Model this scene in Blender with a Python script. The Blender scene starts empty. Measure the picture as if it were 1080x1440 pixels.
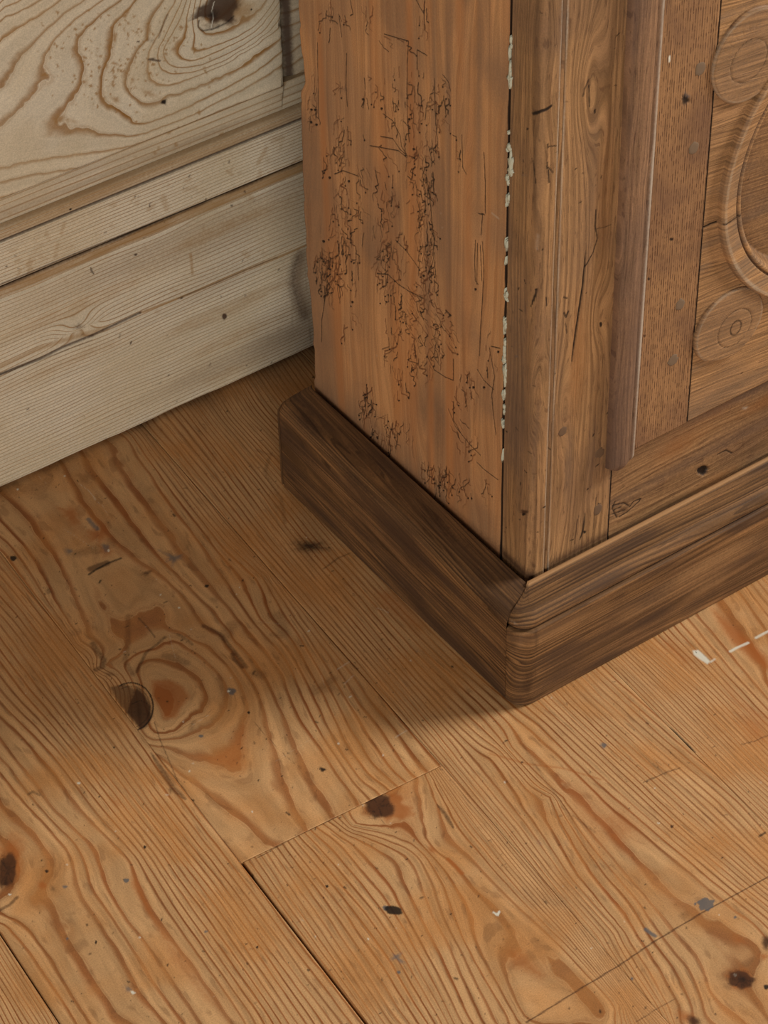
import bpy, math, random
import numpy as np
from mathutils import Matrix, Vector

# ---------------------------------------------------------------- camera, world, lights, exposure
S = 0.65                       # metres per calibration unit
XS, YF = -0.038, -0.047        # cabinet side plane / front plane in calibration units
PITCH, YAW, ROLL = (math.radians(a) for a in (42.29044, 55.38125, -1.28576))
FPX = 3658.8
def _rot(p, y, r):
    cy, sy, cp, sp = math.cos(y), math.sin(y), math.cos(p), math.sin(p)
    fwd = np.array([cp*cy, cp*sy, -sp]); right = np.cross(fwd, [0, 0, 1]); right /= np.linalg.norm(right)
    up = np.cross(right, fwd); cr, sr = math.cos(r), math.sin(r)
    return np.array([right*cr+up*sr, -right*sr+up*cr, fwd])
RM = _rot(PITCH, YAW, ROLL)
CAM = (np.array([-1.49887536, -1.85184294, 2.3732201]) - [XS, YF, 0])*S
scene = bpy.context.scene
cd = bpy.data.cameras.new('camera'); cam = bpy.data.objects.new('camera', cd)
scene.collection.objects.link(cam); scene.camera = cam
cd.sensor_fit = 'VERTICAL'; cd.sensor_height = 36; cd.lens = FPX/1440*36
cd.clip_start = .05
m = Matrix.Identity(4)
for i in range(3):
    m[i][0], m[i][1], m[i][2], m[i][3] = RM[0][i], RM[1][i], -RM[2][i], CAM[i]
cam.matrix_world = m

world = bpy.data.worlds.new('room_light'); scene.world = world; world.use_nodes = True
bg = world.node_tree.nodes['Background']
bg.inputs[0].default_value = (1.0, .985, .96, 1); bg.inputs[1].default_value = .15

def area(name, loc, target, size, power, color, sy=None):
    l = bpy.data.lights.new(name, 'AREA'); l.energy = power; l.size = size; l.color = color
    if sy: l.shape = 'RECTANGLE'; l.size_y = sy
    o = bpy.data.objects.new(name, l); scene.collection.objects.link(o); o.location = loc
    o.rotation_euler = (Vector(target)-Vector(loc)).to_track_quat('-Z', 'Y').to_euler()
area('window_light_right', (3.0, -1.05, 2.3), (0, -.1, .1), 1.0, 172, (1, .98, .95), 1.1)
area('window_light_left', (-2.0, -2.7, 1.1), (0, .2, .9), 2.0, 80, (1, .99, .97), 1.1)
scene.view_settings.view_transform = 'Standard'; scene.view_settings.look = 'None'
scene.view_settings.gamma = 1; scene.view_settings.use_curve_mapping = False
scene.view_settings.exposure = -0.10

# ---------------------------------------------------------------- photograph measurements -> planes of the place
def ray(px, py):
    return RM.T @ np.array([(px-540)/FPX, -(py-720)/FPX, 1.0])
def hit(px, py, ax, val):
    r = ray(px, py); return CAM + (val-CAM[ax])/r[ax]*r
ZT = .155*S; D = .061*S         # plinth height and projection
YW = (.6445-YF)*S               # wall plane
YR = (.4206-YF)*S               # cabinet back edge
XDOOR = .0
FB = math.radians(3.2)          # floor boards run 3.2 degrees off the cabinet
ft = np.array([math.sin(FB), math.cos(FB)]); fc = np.array([math.cos(FB), -math.sin(FB)])
def fl(px, py):                 # floor local coordinates (across, along)
    p = hit(px, py, 2, 0)[:2]; return np.array([p@fc, p@ft])
def wl(px, py): return hit(px, py, 1, YW)[[0, 2]]
def sd(px, py): return hit(px, py, 0, 0)[[1, 2]]
def fr(px, py): return hit(px, py, 1, 0)[[0, 2]]
DY = -.004                      # door face plane
def dr(px, py): return hit(px, py, 1, DY)[[0, 2]]
def T(sc, ox, oy, pts): return [(x/sc+ox, y/sc+oy) for x, y in pts]

# ---------------------------------------------------------------- numeric helpers
rng = np.random.default_rng(7)
def tps(pts, vals, lam=1e-6):
    P = np.array(pts, float); v = np.array(vals, float); n = len(P)
    c = P.mean(0); s = P.std(); Q = (P-c)/s
    def k(d2): return .5*d2*np.log(d2+1e-12)
    K = k(((Q[:, None]-Q[None])**2).sum(2)) + lam*np.eye(n)
    L = np.zeros((n+3, n+3)); L[:n, :n] = K; L[:n, n] = 1; L[:n, n+1:] = Q; L[n, :n] = 1; L[n+1:, :n] = Q.T
    w = np.linalg.solve(L, np.r_[v, 0, 0, 0])
    def f(X):
        X = (X-c)/s; out = w[n]+X@w[n+1:]
        for i in range(0, len(X), 20000):
            x = X[i:i+20000]; out[i:i+20000] += k(((x[:, None]-Q[None])**2).sum(2))@w[:n]
        return out
    return f
def resample(pts, step):
    pts = np.array(pts, float); d = np.r_[0, np.cumsum(np.hypot(*np.diff(pts, axis=0).T))]
    n = max(2, int(d[-1]/step)+1); t = np.linspace(0, d[-1], n)
    return np.c_[np.interp(t, d, pts[:, 0]), np.interp(t, d, pts[:, 1])]
def field_from(contours, conv, U, V, step=22, coarse=.006, lam=1e-5):
    """contours: [(phi, [(px,py)...])] -> phi on the grid U x V (local coordinates)"""
    P, Q = [], []
    for phi, pts in contours:
        r = resample(pts, step) if len(pts) > 1 else pts
        for p in r: P.append(conv(*p)); Q.append(phi)
    f = tps(P, Q, lam)
    cu = np.arange(U[0]-coarse, U[-1]+2*coarse, coarse); cv = np.arange(V[0]-coarse, V[-1]+2*coarse, coarse)
    # keep the solved field near its control points, run it on linearly beyond
    P = np.array(P); lo, hi = P.min(0)-.02, P.max(0)+.02
    A, B = np.meshgrid(cu, cv, indexing='ij')
    Ac, Bc = np.clip(A, lo[0], hi[0]), np.clip(B, lo[1], hi[1])
    G = f(np.c_[Ac.ravel(), Bc.ravel()]).reshape(A.shape)
    return lambda a, b: bilin(G, (a-cu[0])/coarse, (b-cv[0])/coarse)
def bilin(G, x, y):
    x = np.clip(x, 0, G.shape[0]-1.001); y = np.clip(y, 0, G.shape[1]-1.001)
    i = x.astype(int); j = y.astype(int); fx = x-i; fy = y-j
    return (G[i, j]*(1-fx)*(1-fy)+G[i+1, j]*fx*(1-fy)+G[i, j+1]*(1-fx)*fy+G[i+1, j+1]*fx*fy)
_ng = {}
def noise(a, b, sa, sb, seed=0):
    """smooth value noise, cell sizes sa, sb"""
    if seed not in _ng: _ng[seed] = np.random.default_rng(seed+100).random((128, 128))
    G = _ng[seed]; x = np.asarray(a)/sa+500; y = np.asarray(b)/sb+500
    i = np.floor(x).astype(int); j = np.floor(y).astype(int); fx = x-i; fy = y-j
    fx = fx*fx*(3-2*fx); fy = fy*fy*(3-2*fy)
    g = lambda p, q: G[p % 128, q % 128]
    return (g(i, j)*(1-fx)*(1-fy)+g(i+1, j)*fx*(1-fy)+g(i, j+1)*(1-fx)*fy+g(i+1, j+1)*fx*fy)
def axis(lo, hi, a, b, fine, coarse):
    """grid coordinates: fine between a and b, coarse outside"""
    a = max(a, lo); b = min(b, hi); out = []
    if b-a < 1e-6: return np.linspace(lo, hi, max(2, int((hi-lo)/coarse)+1))
    if a > lo+1e-6: out += list(np.linspace(lo, a, max(2, int((a-lo)/coarse)+1))[:-1])
    out += list(np.linspace(a, b, max(2, int((b-a)/fine)+1)))
    if b < hi-1e-6: out += list(np.linspace(b, hi, max(2, int((hi-b)/coarse)+1))[1:])
    return np.array(out)

CH = ('black', 'brown', 'white', 'grey', 'orange', 'dirt')
class Sheet:
    """A worked wooden surface in plane coordinates: grain field, marks and relief, then one mesh."""
    def __init__(s, U, V):
        s.U, s.V = U, V; s.A, s.B = np.meshgrid(U, V, indexing='ij')
        s.m = {c: np.zeros(s.A.shape, np.float32) for c in CH}; s.h = np.zeros(s.A.shape, np.float32)
        s.phi = None; s.al = None; s.conv = None
    def _win(s, lo, hi):
        i0, i1 = np.searchsorted(s.U, [lo[0], hi[0]]); j0, j1 = np.searchsorted(s.V, [lo[1], hi[1]])
        return slice(max(i0-1, 0), i1+1), slice(max(j0-1, 0), j1+1)
    def stroke(s, pts, w, ch='black', amt=1., depth=0., px=True, taper=False, soft=1.):
        """polyline mark of full width w (metres)"""
        q = [s.conv(*p) for p in pts] if px else pts
        q = np.array(q, float); n = len(q)-1
        for k in range(n):
            a, b = q[k], q[k+1]; lo = np.minimum(a, b)-w*1.5; hi = np.maximum(a, b)+w*1.5
            sl = s._win(lo, hi); A = s.A[sl]; B = s.B[sl]
            if A.size == 0: continue
            d = b-a; L = d@d+1e-12; t = np.clip(((A-a[0])*d[0]+(B-a[1])*d[1])/L, 0, 1)
            ww = w*.5
            if taper: tt = (k+t)/n; ww = w*.5*(np.sqrt(np.clip(4*tt*(1-tt), 0, 1))+.12)
            dist = np.hypot(A-a[0]-t*d[0], B-a[1]-t*d[1])
            e = np.clip(1.5*soft-.9*dist/ww*soft, 0, 1)*amt
            s.m[ch][sl] = np.maximum(s.m[ch][sl], e)
            if depth: s.h[sl] = np.minimum(s.h[sl], -depth*e)
    def blob(s, px, py, rx, ry, ang=0, ch='brown', amt=1., soft=.5, rough=.25, depth=0, seed=0, fill=True):
        """elliptic mark; radii in photo pixels measured in the plane"""
        c = np.array(s.conv(px, py)); k = .0006
        ca, sa = math.cos(math.radians(ang)), math.sin(math.radians(ang))
        e0 = np.array(s.conv(px+ca*rx, py+sa*rx))-c; e1 = np.array(s.conv(px-sa*ry, py+ca*ry))-c
        R = (np.abs(e0)+np.abs(e1))*1.9+.002; sl = s._win(c-R, c+R); A = s.A[sl]-c[0]; B = s.B[sl]-c[1]
        if A.size == 0: return
        M = np.linalg.inv(np.array([e0, e1]).T); x = M[0, 0]*A+M[0, 1]*B; y = M[1, 0]*A+M[1, 1]*B
        r = np.hypot(x, y); th = np.arctan2(y, x)
        r = r*(1+rough*(noise(th*2+seed, r*0, .9, 1, seed)-.5)*2 + rough*.5*(noise(A, B, .003, .003, seed+1)-.5))
        e = np.clip((1-r)/soft+.0, 0, 1)*amt; e = e*e*(3-2*e) if soft > .3 else e
        s.m[ch][sl] = np.maximum(s.m[ch][sl], e)
        if depth: s.h[sl] = np.minimum(s.h[sl], -depth*e)
    def poly(s, pts, ch='brown', amt=1., px=True, soft=0.001):
        q = np.array([s.conv(*p) for p in pts] if px else pts); sl = s._win(q.min(0)-.002, q.max(0)+.002)
        A, B = s.A[sl], s.B[sl]; ins = np.zeros(A.shape, bool); dm = np.full(A.shape, 9.)
        for k in range(len(q)):
            a, b = q[k], q[(k+1) % len(q)]
            c = ((a[1] > B) != (b[1] > B)) & (A < (b[0]-a[0])*(B-a[1])/(b[1]-a[1]+1e-12)+a[0]); ins ^= c
            d = b-a; t = np.clip(((A-a[0])*d[0]+(B-a[1])*d[1])/(d@d+1e-12), 0, 1)
            dm = np.minimum(dm, np.hypot(A-a[0]-t*d[0], B-a[1]-t*d[1]))
        e = np.clip(.5+np.where(ins, dm, -dm)/soft*.5, 0, 1)*amt
        s.m[ch][sl] = np.maximum(s.m[ch][sl], e)
    def specks(s, n, ch, rmin, rmax, amt=(.4, 1), box=None, seed=1, el=1.):
        g = np.random.default_rng(seed); box = box or (s.U[0], s.U[-1], s.V[0], s.V[-1])
        for _ in range(n):
            a = g.uniform(box[0], box[1]); b = g.uniform(box[2], box[3]); r = g.uniform(rmin, rmax)
            th = g.uniform(0, 3.14); d = np.array([math.cos(th), math.sin(th)])*r*g.uniform(0, el)
            s.stroke([(a-d[0], b-d[1]), (a+d[0], b+d[1])], r*2, ch, g.uniform(*amt), px=False)
    def build(s, name, P, mat, parent=None, skirt=(0, 0, -.02), cut=None):
        """P(A,B,h)->X,Y,Z arrays"""
        X, Y, Z = P(s.A, s.B, s.h)
        return grid_mesh(name, X, Y, Z, mat, parent, s.phi, s.al, [s.m[c] for c in CH], skirt)

def grid_mesh(name, X, Y, Z, mat, parent=None, phi=None, al=None, marks=None, skirt=None, closed=False):
    nu, nv = X.shape; co = np.stack([X, Y, Z], -1).reshape(-1, 3).astype(np.float32)
    i = np.arange(nu*nv).reshape(nu, nv)
    f = np.stack([i[:-1, :-1], i[1:, :-1], i[1:, 1:], i[:-1, 1:]], -1).reshape(-1, 4)
    phi = np.zeros((nu, nv)) if phi is None else phi; al = np.zeros((nu, nv)) if al is None else al
    phi = phi.reshape(-1).astype(np.float32); al = al.reshape(-1).astype(np.float32)
    M = np.zeros((nu*nv, 8), np.float32); M[:, 3] = 1; M[:, 7] = 1
    if marks is not None:
        for k, mk in enumerate(marks): M[:, k if k < 3 else k+1] = mk.reshape(-1)
    if skirt is not None:
        ring = np.r_[i[:, 0], i[-1, 1:], i[-2::-1, -1], i[0, -2:0:-1]]
        n0 = len(co); co = np.r_[co, co[ring]+np.array(skirt, np.float32)]
        j = np.arange(len(ring)); k = (j+1) % len(ring)
        f = np.r_[f, np.stack([ring[k], ring[j], n0+j, n0+k], -1)]
        phi = np.r_[phi, phi[ring]]; al = np.r_[al, al[ring]]; mm = M[ring].copy(); M = np.r_[M, mm]
    # orientation: make the first face normals agree with 'away from skirt'
    me = bpy.data.meshes.new(name); me.vertices.add(len(co)); me.vertices.foreach_set('co', co.ravel())
    q = co[f[(nu//2)*(nv-1)+nv//2]]; nrm = np.cross(q[1]-q[0], q[2]-q[0])
    if skirt is not None and nrm@np.array(skirt) > 0: f = f[:, ::-1]
    me.loops.add(f.size); me.loops.foreach_set('vertex_index', f.ravel().astype(np.int32))
    me.polygons.add(len(f)); me.polygons.foreach_set('loop_start', np.arange(0, f.size, 4, dtype=np.int32))
    me.polygons.foreach_set('use_smooth', np.ones(len(f), bool) if skirt is None or len(f) < 4 else np.r_[np.ones((nu-1)*(nv-1), bool), np.zeros(len(f)-(nu-1)*(nv-1), bool)])
    me.update(calc_edges=True)
    for nm, d in (('phi', phi), ('along', al)):
        a = me.attributes.new(nm, 'FLOAT', 'POINT'); a.data.foreach_set('value', d)
    for nm, d in (('mark_a', M[:, :4]), ('mark_b', M[:, 4:])):
        a = me.attributes.new(nm, 'FLOAT_COLOR', 'POINT'); a.data.foreach_set('color', np.ascontiguousarray(d).ravel())
    me.materials.append(mat); me.validate()
    o = bpy.data.objects.new(name, me); scene.collection.objects.link(o)
    if parent: o.parent = parent
    return o
def simple_mesh(name, verts, faces, mat, parent=None, smooth=False):
    me = bpy.data.meshes.new(name); me.from_pydata([tuple(map(float, v)) for v in verts], [], faces); me.update()
    for p in me.polygons: p.use_smooth = smooth
    me.materials.append(mat); o = bpy.data.objects.new(name, me); scene.collection.objects.link(o)
    if parent: o.parent = parent
    return o
def box(name, a, b, mat, parent=None):
    v = [(x, y, z) for x in (a[0], b[0]) for y in (a[1], b[1]) for z in (a[2], b[2])]
    return simple_mesh(name, v, [(0, 1, 3, 2), (4, 6, 7, 5), (0, 4, 5, 1), (2, 3, 7, 6), (0, 2, 6, 4), (1, 5, 7, 3)], mat, parent)

# ---------------------------------------------------------------- materials
def srgb(r, g, b):
    f = lambda c: (c/255/12.92) if c/255 <= .04045 else ((c/255+.055)/1.055)**2.4
    return (f(r), f(g), f(b), 1)
def wood(name, early, late, tint=None, warp=.25, ring=(.55, .93), strength=.8, kf=2.2, ka=9., fibre=.35, kp=9., kpa=60., pore=.0,
         pore_col=None, blotch=.25, bump=.25, rough=.55, brown=(60, 34, 18), dirt=(92, 66, 40), orange=(170, 92, 34), spec=.3, white=(205, 198, 178),
         ringnoise=.45, grain=0.0, ticks=False):
    mt = bpy.data.materials.new(name); mt.use_nodes = True; nt = mt.node_tree; N = nt.nodes; L = nt.links
    bs = N['Principled BSDF']
    def nd(t, **k):
        n = N.new(t)
        for a, v in k.items(): setattr(n, a, v)
        return n
    def mth(op, a, b=None, c=None, clamp=False):
        n = nd('ShaderNodeMath', operation=op); n.use_clamp = clamp
        for i, v in enumerate((a, b, c)):
            if v is None: continue
            if isinstance(v, (int, float)): n.inputs[i].default_value = v
            else: L.new(v, n.inputs[i])
        return n.outputs[0]
    def attr(nm): return nd('ShaderNodeAttribute', attribute_name=nm)
    def comb(x, y, z=0):
        n = nd('ShaderNodeCombineXYZ')
        for i, v in enumerate((x, y, z)):
            if isinstance(v, (int, float)): n.inputs[i].default_value = v
            else: L.new(v, n.inputs[i])
        return n.outputs[0]
    def nz(vec, scale=1., detail=2., rough_=.5):
        n = nd('ShaderNodeTexNoise'); n.inputs['Scale'].default_value = scale; n.inputs['Detail'].default_value = detail
        n.inputs['Roughness'].default_value = rough_; L.new(vec, n.inputs['Vector']); return n.outputs['Fac']
    def mr(v, a, b, c=0., d=1.):
        n = nd('ShaderNodeMapRange'); n.inputs[1].default_value = a; n.inputs[2].default_value = b; n.inputs[3].default_value = c; n.inputs[4].default_value = d
        n.interpolation_type = 'SMOOTHSTEP'; L.new(v, n.inputs[0]); return n.outputs[0]
    def mix(f, a, b, mode='MIX'):
        n = nd('ShaderNodeMix', data_type='RGBA', blend_type=mode)
        for i, v in ((0, f), (6, a), (7, b)):
            if isinstance(v, (int, float)): n.inputs[i].default_value = v
            elif isinstance(v, tuple): n.inputs[i].default_value = v
            else: L.new(v, n.inputs[i])
        return n.outputs[2]
    phi = attr('phi').outputs['Fac']; al = attr('along').outputs['Fac']
    ma = nd('ShaderNodeSeparateColor'); L.new(attr('mark_a').outputs['Color'], ma.inputs[0])
    mb = nd('ShaderNodeSeparateColor'); L.new(attr('mark_b').outputs['Color'], mb.inputs[0])
    geo = nd('ShaderNodeTexCoord').outputs['Object']
    n1 = nz(comb(mth('MULTIPLY', phi, .5), mth('MULTIPLY', al, 22.)), 1, 3)
    p = mth('MULTIPLY_ADD', mth('SUBTRACT', n1, .5), warp, phi)
    f = mth('FRACT', p)
    late_m = mth('MULTIPLY', mr(f, ring[0], ring[1]), mr(f, 1.0, .955))
    late_m = mth('ADD', late_m, mth('MULTIPLY', mr(f, .10, .0), .35), clamp=True)
    var = mr(nz(comb(mth('MULTIPLY', phi, .37), mth('MULTIPLY', al, 7.), 3.7), 1, 2), .3, .7, 1-ringnoise, 1)
    lm = mth('MULTIPLY', mth('MULTIPLY', late_m, var), strength)
    fib = nz(comb(mth('MULTIPLY', phi, kf), mth('MULTIPLY', al, ka), 1.3), 1, 6, .65)
    blo = nz(geo, 14, 3); fine = nz(geo, 900, 2, .6)
    col = mix(lm, early, late)
    if tint: col = mix(mr(blo, .38, .68, 0, blotch*2), col, tint)
    fb = mr(fib, .25, .75, 1-fibre, 1+fibre*.6)
    col = mix(1., col, comb(fb, fb, fb), 'MULTIPLY')
    fn = mr(fine, .2, .8, 1-grain-.08, 1.08+grain)
    col = mix(1., col, comb(fn, fn, fn), 'MULTIPLY')
    po = None
    if pore:
        if ticks:
            pn = nz(comb(mth('MULTIPLY', mth('FLOOR', p), 7.3), mth('MULTIPLY', al, kpa), 8.1), 1, 2)
            po = mth('MULTIPLY', mr(pn, .44, .60, .12*pore, pore), late_m)
        else:
            pn = nz(comb(mth('MULTIPLY', phi, kp), mth('MULTIPLY', al, kpa), 8.1), 1, 2)
            po = mr(pn, .58, .68, 0, pore)
        col = mix(po, col, pore_col or late)
    edge = mr(nz(geo, 420, 2), .3, .7, -.25, .25)       # breaks the edge of marks up
    def mk(s, k=1.): return mth('MULTIPLY', mr(mth('ADD', s, mth('MULTIPLY', edge, mth('MULTIPLY', s, mth('SUBTRACT', 1., s)))), .02, .95), k)
    col = mix(mk(mb.outputs[2], .75), col, srgb(*dirt))
    col = mix(mk(mb.outputs[1], .8), col, srgb(*orange))
    col = mix(mk(ma.outputs[1], .92), col, srgb(*brown))
    col = mix(mk(mb.outputs[0], .85), col, srgb(84, 84, 84))
    col = mix(mk(ma.outputs[2], .95), col, srgb(*white))
    col = mix(mk(ma.outputs[0], .95), col, srgb(26, 18, 13))
    L.new(col, bs.inputs['Base Color'])
    bs.inputs['Specular IOR Level'].default_value = spec
    L.new(mr(fib, .2, .8, rough-.06, rough+.08), bs.inputs['Roughness'])
    bp = nd('ShaderNodeBump'); bp.inputs['Strength'].default_value = bump; bp.inputs['Distance'].default_value = .0006
    hgt = mth('ADD', mth('MULTIPLY', fib, .8), mth('MULTIPLY', lm, .25)); 
    if po: hgt = mth('SUBTRACT', hgt, mth('MULTIPLY', po, .8))
    hgt = mth('SUBTRACT', hgt, mth('MULTIPLY', ma.outputs[0], .6))
    L.new(hgt, bp.inputs['Height']); L.new(bp.outputs[0], bs.inputs['Normal'])
    return mt

M_FLOOR = wood('pine_floor', srgb(186, 143, 96), srgb(128, 66, 22), tint=srgb(176, 118, 62), blotch=.34, ring=(.62, .86), strength=.92, fibre=.26, ringnoise=.38, pore=.3, pore_col=srgb(92, 56, 30), kp=2.5, kpa=45,
               warp=.3, bump=.18, rough=.55, dirt=(84, 58, 36), orange=(152, 84, 34), brown=(62, 36, 20), grain=.09, spec=.2)
M_WALL = wood('limed_pine', srgb(213, 197, 169), srgb(146, 100, 44), tint=srgb(194, 170, 130), blotch=.2, ring=(.70, .93), strength=1., fibre=.12,
              warp=.12, bump=.2, rough=.62, brown=(66, 44, 30), dirt=(140, 116, 90), orange=(156, 116, 66), ringnoise=.3, grain=.06)
M_SIDE = wood('worm_eaten_poplar', srgb(190, 138, 90), srgb(160, 106, 62), tint=srgb(152, 114, 82), blotch=.3, ring=(.2, .9), strength=.5, kf=6, ka=5,
              fibre=.25, warp=.5, bump=.15, rough=.6, brown=(98, 58, 34), dirt=(120, 92, 70), orange=(178, 112, 60), grain=.07, white=(176, 150, 122), spec=.2)
M_OAK = wood('old_oak', srgb(158, 117, 76), srgb(106, 72, 44), tint=srgb(128, 94, 64), blotch=.4, ring=(.35, .9), strength=.6, kf=3, ka=10, fibre=.45,
             warp=.5, pore=.5, pore_col=srgb(78, 50, 32), kp=5, kpa=70, bump=.5, rough=.6, brown=(66, 42, 27), dirt=(102, 80, 64), orange=(146, 92, 46), white=(182, 166, 144), spec=.2, grain=.06)
M_OAKC = wood('carved_oak', srgb(168, 124, 80), srgb(104, 74, 50), tint=srgb(140, 104, 72), blotch=.25, ring=(.3, .85), strength=.5, kf=2.2, ka=14, fibre=.5,
              warp=.35, pore=.5, pore_col=srgb(90, 62, 42), kp=4, kpa=40, bump=.5, rough=.6, brown=(70, 44, 28), dirt=(112, 90, 70), orange=(150, 92, 46), white=(170, 150, 124), spec=.2, grain=.06)
M_MOULD = wood('moulding_oak', srgb(140, 104, 74), srgb(98, 68, 48), tint=srgb(116, 88, 68), blotch=.4, ring=(.3, .9), strength=.6, kf=3, ka=14, fibre=.45,
               warp=.5, pore=.5, kp=5, kpa=90, pore_col=srgb(70, 46, 36), bump=.45, rough=.6, brown=(60, 38, 28), dirt=(90, 68, 56), white=(172, 154, 134), spec=.2, grain=.06)
M_PLINTH = wood('plinth_oak', srgb(134, 95, 58), srgb(62, 42, 26), tint=srgb(102, 72, 46), blotch=.4, ring=(.15, .85), strength=.8, kf=1.6, ka=5, fibre=.6,
                warp=.5, pore=.5, kp=3, kpa=24, pore_col=srgb(48, 31, 20), bump=.4, rough=.62, brown=(52, 34, 23), dirt=(70, 50, 36), orange=(164, 122, 80), white=(160, 138, 114), spec=.15, grain=.08)
M_PAINT = bpy.data.materials.new('cream_paint'); M_PAINT.use_nodes = True
def plain(name, c, r=.6, sc=300, am=.15):
    mt = bpy.data.materials.new(name); mt.use_nodes = True; nt = mt.node_tree
    n = nt.nodes.new('ShaderNodeTexNoise'); n.inputs['Scale'].default_value = sc
    k = nt.nodes.new('ShaderNodeMix'); k.data_type = 'RGBA'
    k.inputs[6].default_value = tuple(v*(1-am) for v in c[:3])+(1,); k.inputs[7].default_value = c
    nt.links.new(n.outputs['Fac'], k.inputs[0]); nt.links.new(k.outputs[2], nt.nodes['Principled BSDF'].inputs['Base Color'])
    nt.nodes['Principled BSDF'].inputs['Roughness'].default_value = r; return mt
M_PAINT = plain('cream_paint', srgb(196, 190, 162), .7, 200, .35)
M_DARK = plain('dark_timber', srgb(34, 24, 18), .8)
M_PLASTER = plain('plaster', srgb(170, 158, 140), .8, 20, .1)

def prop(o, label=None, cat=None, kind=None, group=None):
    if label: o['label'] = label
    if cat: o['category'] = cat
    if kind: o['kind'] = kind
    if group: o['group'] = group
    return o

# ================================================================ FLOOR
floor = simple_mesh('floor', [(-1.6, -1.7, -.022), (1.5, -1.7, -.022), (1.5, YW+.03, -.022), (-1.6, YW+.03, -.022)], [(0, 1, 2, 3)], M_DARK)
prop(floor, 'wide pine floorboards, worn and knotty', kind='structure')
f0 = -np.array([XS, YF])@fc*S   # shift of the across coordinate
def acx(u): return u*S - (XS*math.cos(FB)-YF*math.sin(FB))*S
EL3, EL1, EL2, EL4 = (-.0, 0, 0, 0)
EL1 = np.mean([fl(340, 1215)[0], fl(510, 1440)[0], fl(154, 968)[0], fl(0, 780)[0]])
EL2 = np.mean([fl(351, 767)[0], fl(505, 942)[0], fl(610, 1067)[0]])
EL3 = np.mean([fl(0, 1308)[0], fl(80, 1440)[0]])
EL4 = np.mean([fl(943, 1026)[0], fl(976, 1057)[0]])
TJ = np.mean([fl(345, 1215)[1], fl(590, 1087)[1]])
print('edges', EL3, EL1, EL2, EL4, TJ)
VLO, VHI = -.46, YW+.012
FS = .00105
def floor_board(name, c0, c1, t0, t1, contours=None, lin=None, gap=(.0003, .0003), marks=None, tl=0., bev=.0006):
    U = axis(c0+gap[0], c1-gap[1], -.60, .32, FS, .03); V = axis(t0, t1, VLO, VHI, FS*1.05, .06)
    s = Sheet(U, V); s.conv = fl
    if contours:
        g = field_from(contours, fl, U, V); s.phi = g(s.A, s.B)
    else: s.phi = lin(s.A, s.B)
    s.phi = s.phi + .35*(noise(s.A, s.B, .02, .12, 5)-.5)+.12*(noise(s.A, s.B, .004, .02, 6)-.5)
    s.al = s.B.copy()
    if marks: marks(s)
    s.specks(340, 'black', .00025, .0006, (.25, .8), seed=int(abs(c0)*1000)+7, el=2, box=(c0, c1, max(t0, -.5), min(t1, YW)))
    # shared wear: dark band by the wall, greasy patches
    e = np.minimum(s.A-U[0], U[-1]-s.A); e2 = np.minimum(s.B-V[0], V[-1]-s.B)
    s.h -= (bev*np.exp(-np.minimum(e, e2)/.0007)).astype(np.float32)
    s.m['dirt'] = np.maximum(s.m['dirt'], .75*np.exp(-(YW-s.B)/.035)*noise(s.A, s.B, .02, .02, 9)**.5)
    s.m['dirt'] = np.maximum(s.m['dirt'], np.clip((noise(s.A, s.B, .05, .07, 11)-.74)*2, 0, .4)*(noise(s.A, s.B, .0037, .011, 12)))
    s.m['dirt'] = np.maximum(s.m['dirt'], np.clip((noise(s.A, s.B, .012, .018, 13)-.8)*2., 0, .4)*(noise(s.A, s.B, .0023, .005, 14)))
    def P(A, B, h):
        return A*fc[0]+B*ft[0], A*fc[1]+B*ft[1], h + tl*(A-(c0+c1)/2)
    return prop(s.build(name, P, M_FLOOR, floor, (0, 0, -.02)))

# ---- contours traced from the growth rings (photo pixels)
cA = [(1, [(0,1131),(15,1147),(32,1162),(50,1177),(64,1195),(69,1215),(66,1240),(52,1262)]),
      (.8, [(62,1275),(80,1320),(105,1365),(150,1437)]),
      (.3, [(12,1172),(38,1200),(40,1240),(18,1268)]),
      (2, [(0,1087),(15,1105),(32,1125),(47,1140),(62,1157),(82,1180),(100,1195),(104,1220),(105,1240),(117,1265),(135,1287),(150,1310),(175,1347),(211,1407),(237,1440)]),
      (3, [(0,1063),(17,1080),(37,1112),(57,1137),(85,1165),(107,1185),(122,1210),(127,1235),(137,1260),(155,1282),(175,1312),(205,1355),(262,1440)]),
      (4, [(0,1035),(32,1080),(55,1107),(77,1135),(105,1165),(130,1187),(145,1212),(155,1240),(165,1265),(182,1292),(205,1317),(225,1342),(260,1395),(290,1440)]),
      (5, [(0,1005),(40,1045),(77,1087),(105,1125),(127,1152),(155,1180),(185,1212),(197,1240),(207,1265),(225,1295),(250,1330),(300,1400),(330,1440)]),
      (12, [(0,875),(100,1010),(235,1185),(300,1270),(420,1440)]),
      (19, [(0,780),(154,968),(250,1100),(340,1215),(510,1440)]),
      (0, [(0,1285),(20,1290),(37,1300),(50,1320),(70,1350),(100,1400),(125,1440)]),
      (-1, [(0,1297),(25,1315),(45,1340),(75,1390),(108,1440)]),
      (-2, [(0,1309),(80,1440)])]
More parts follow.
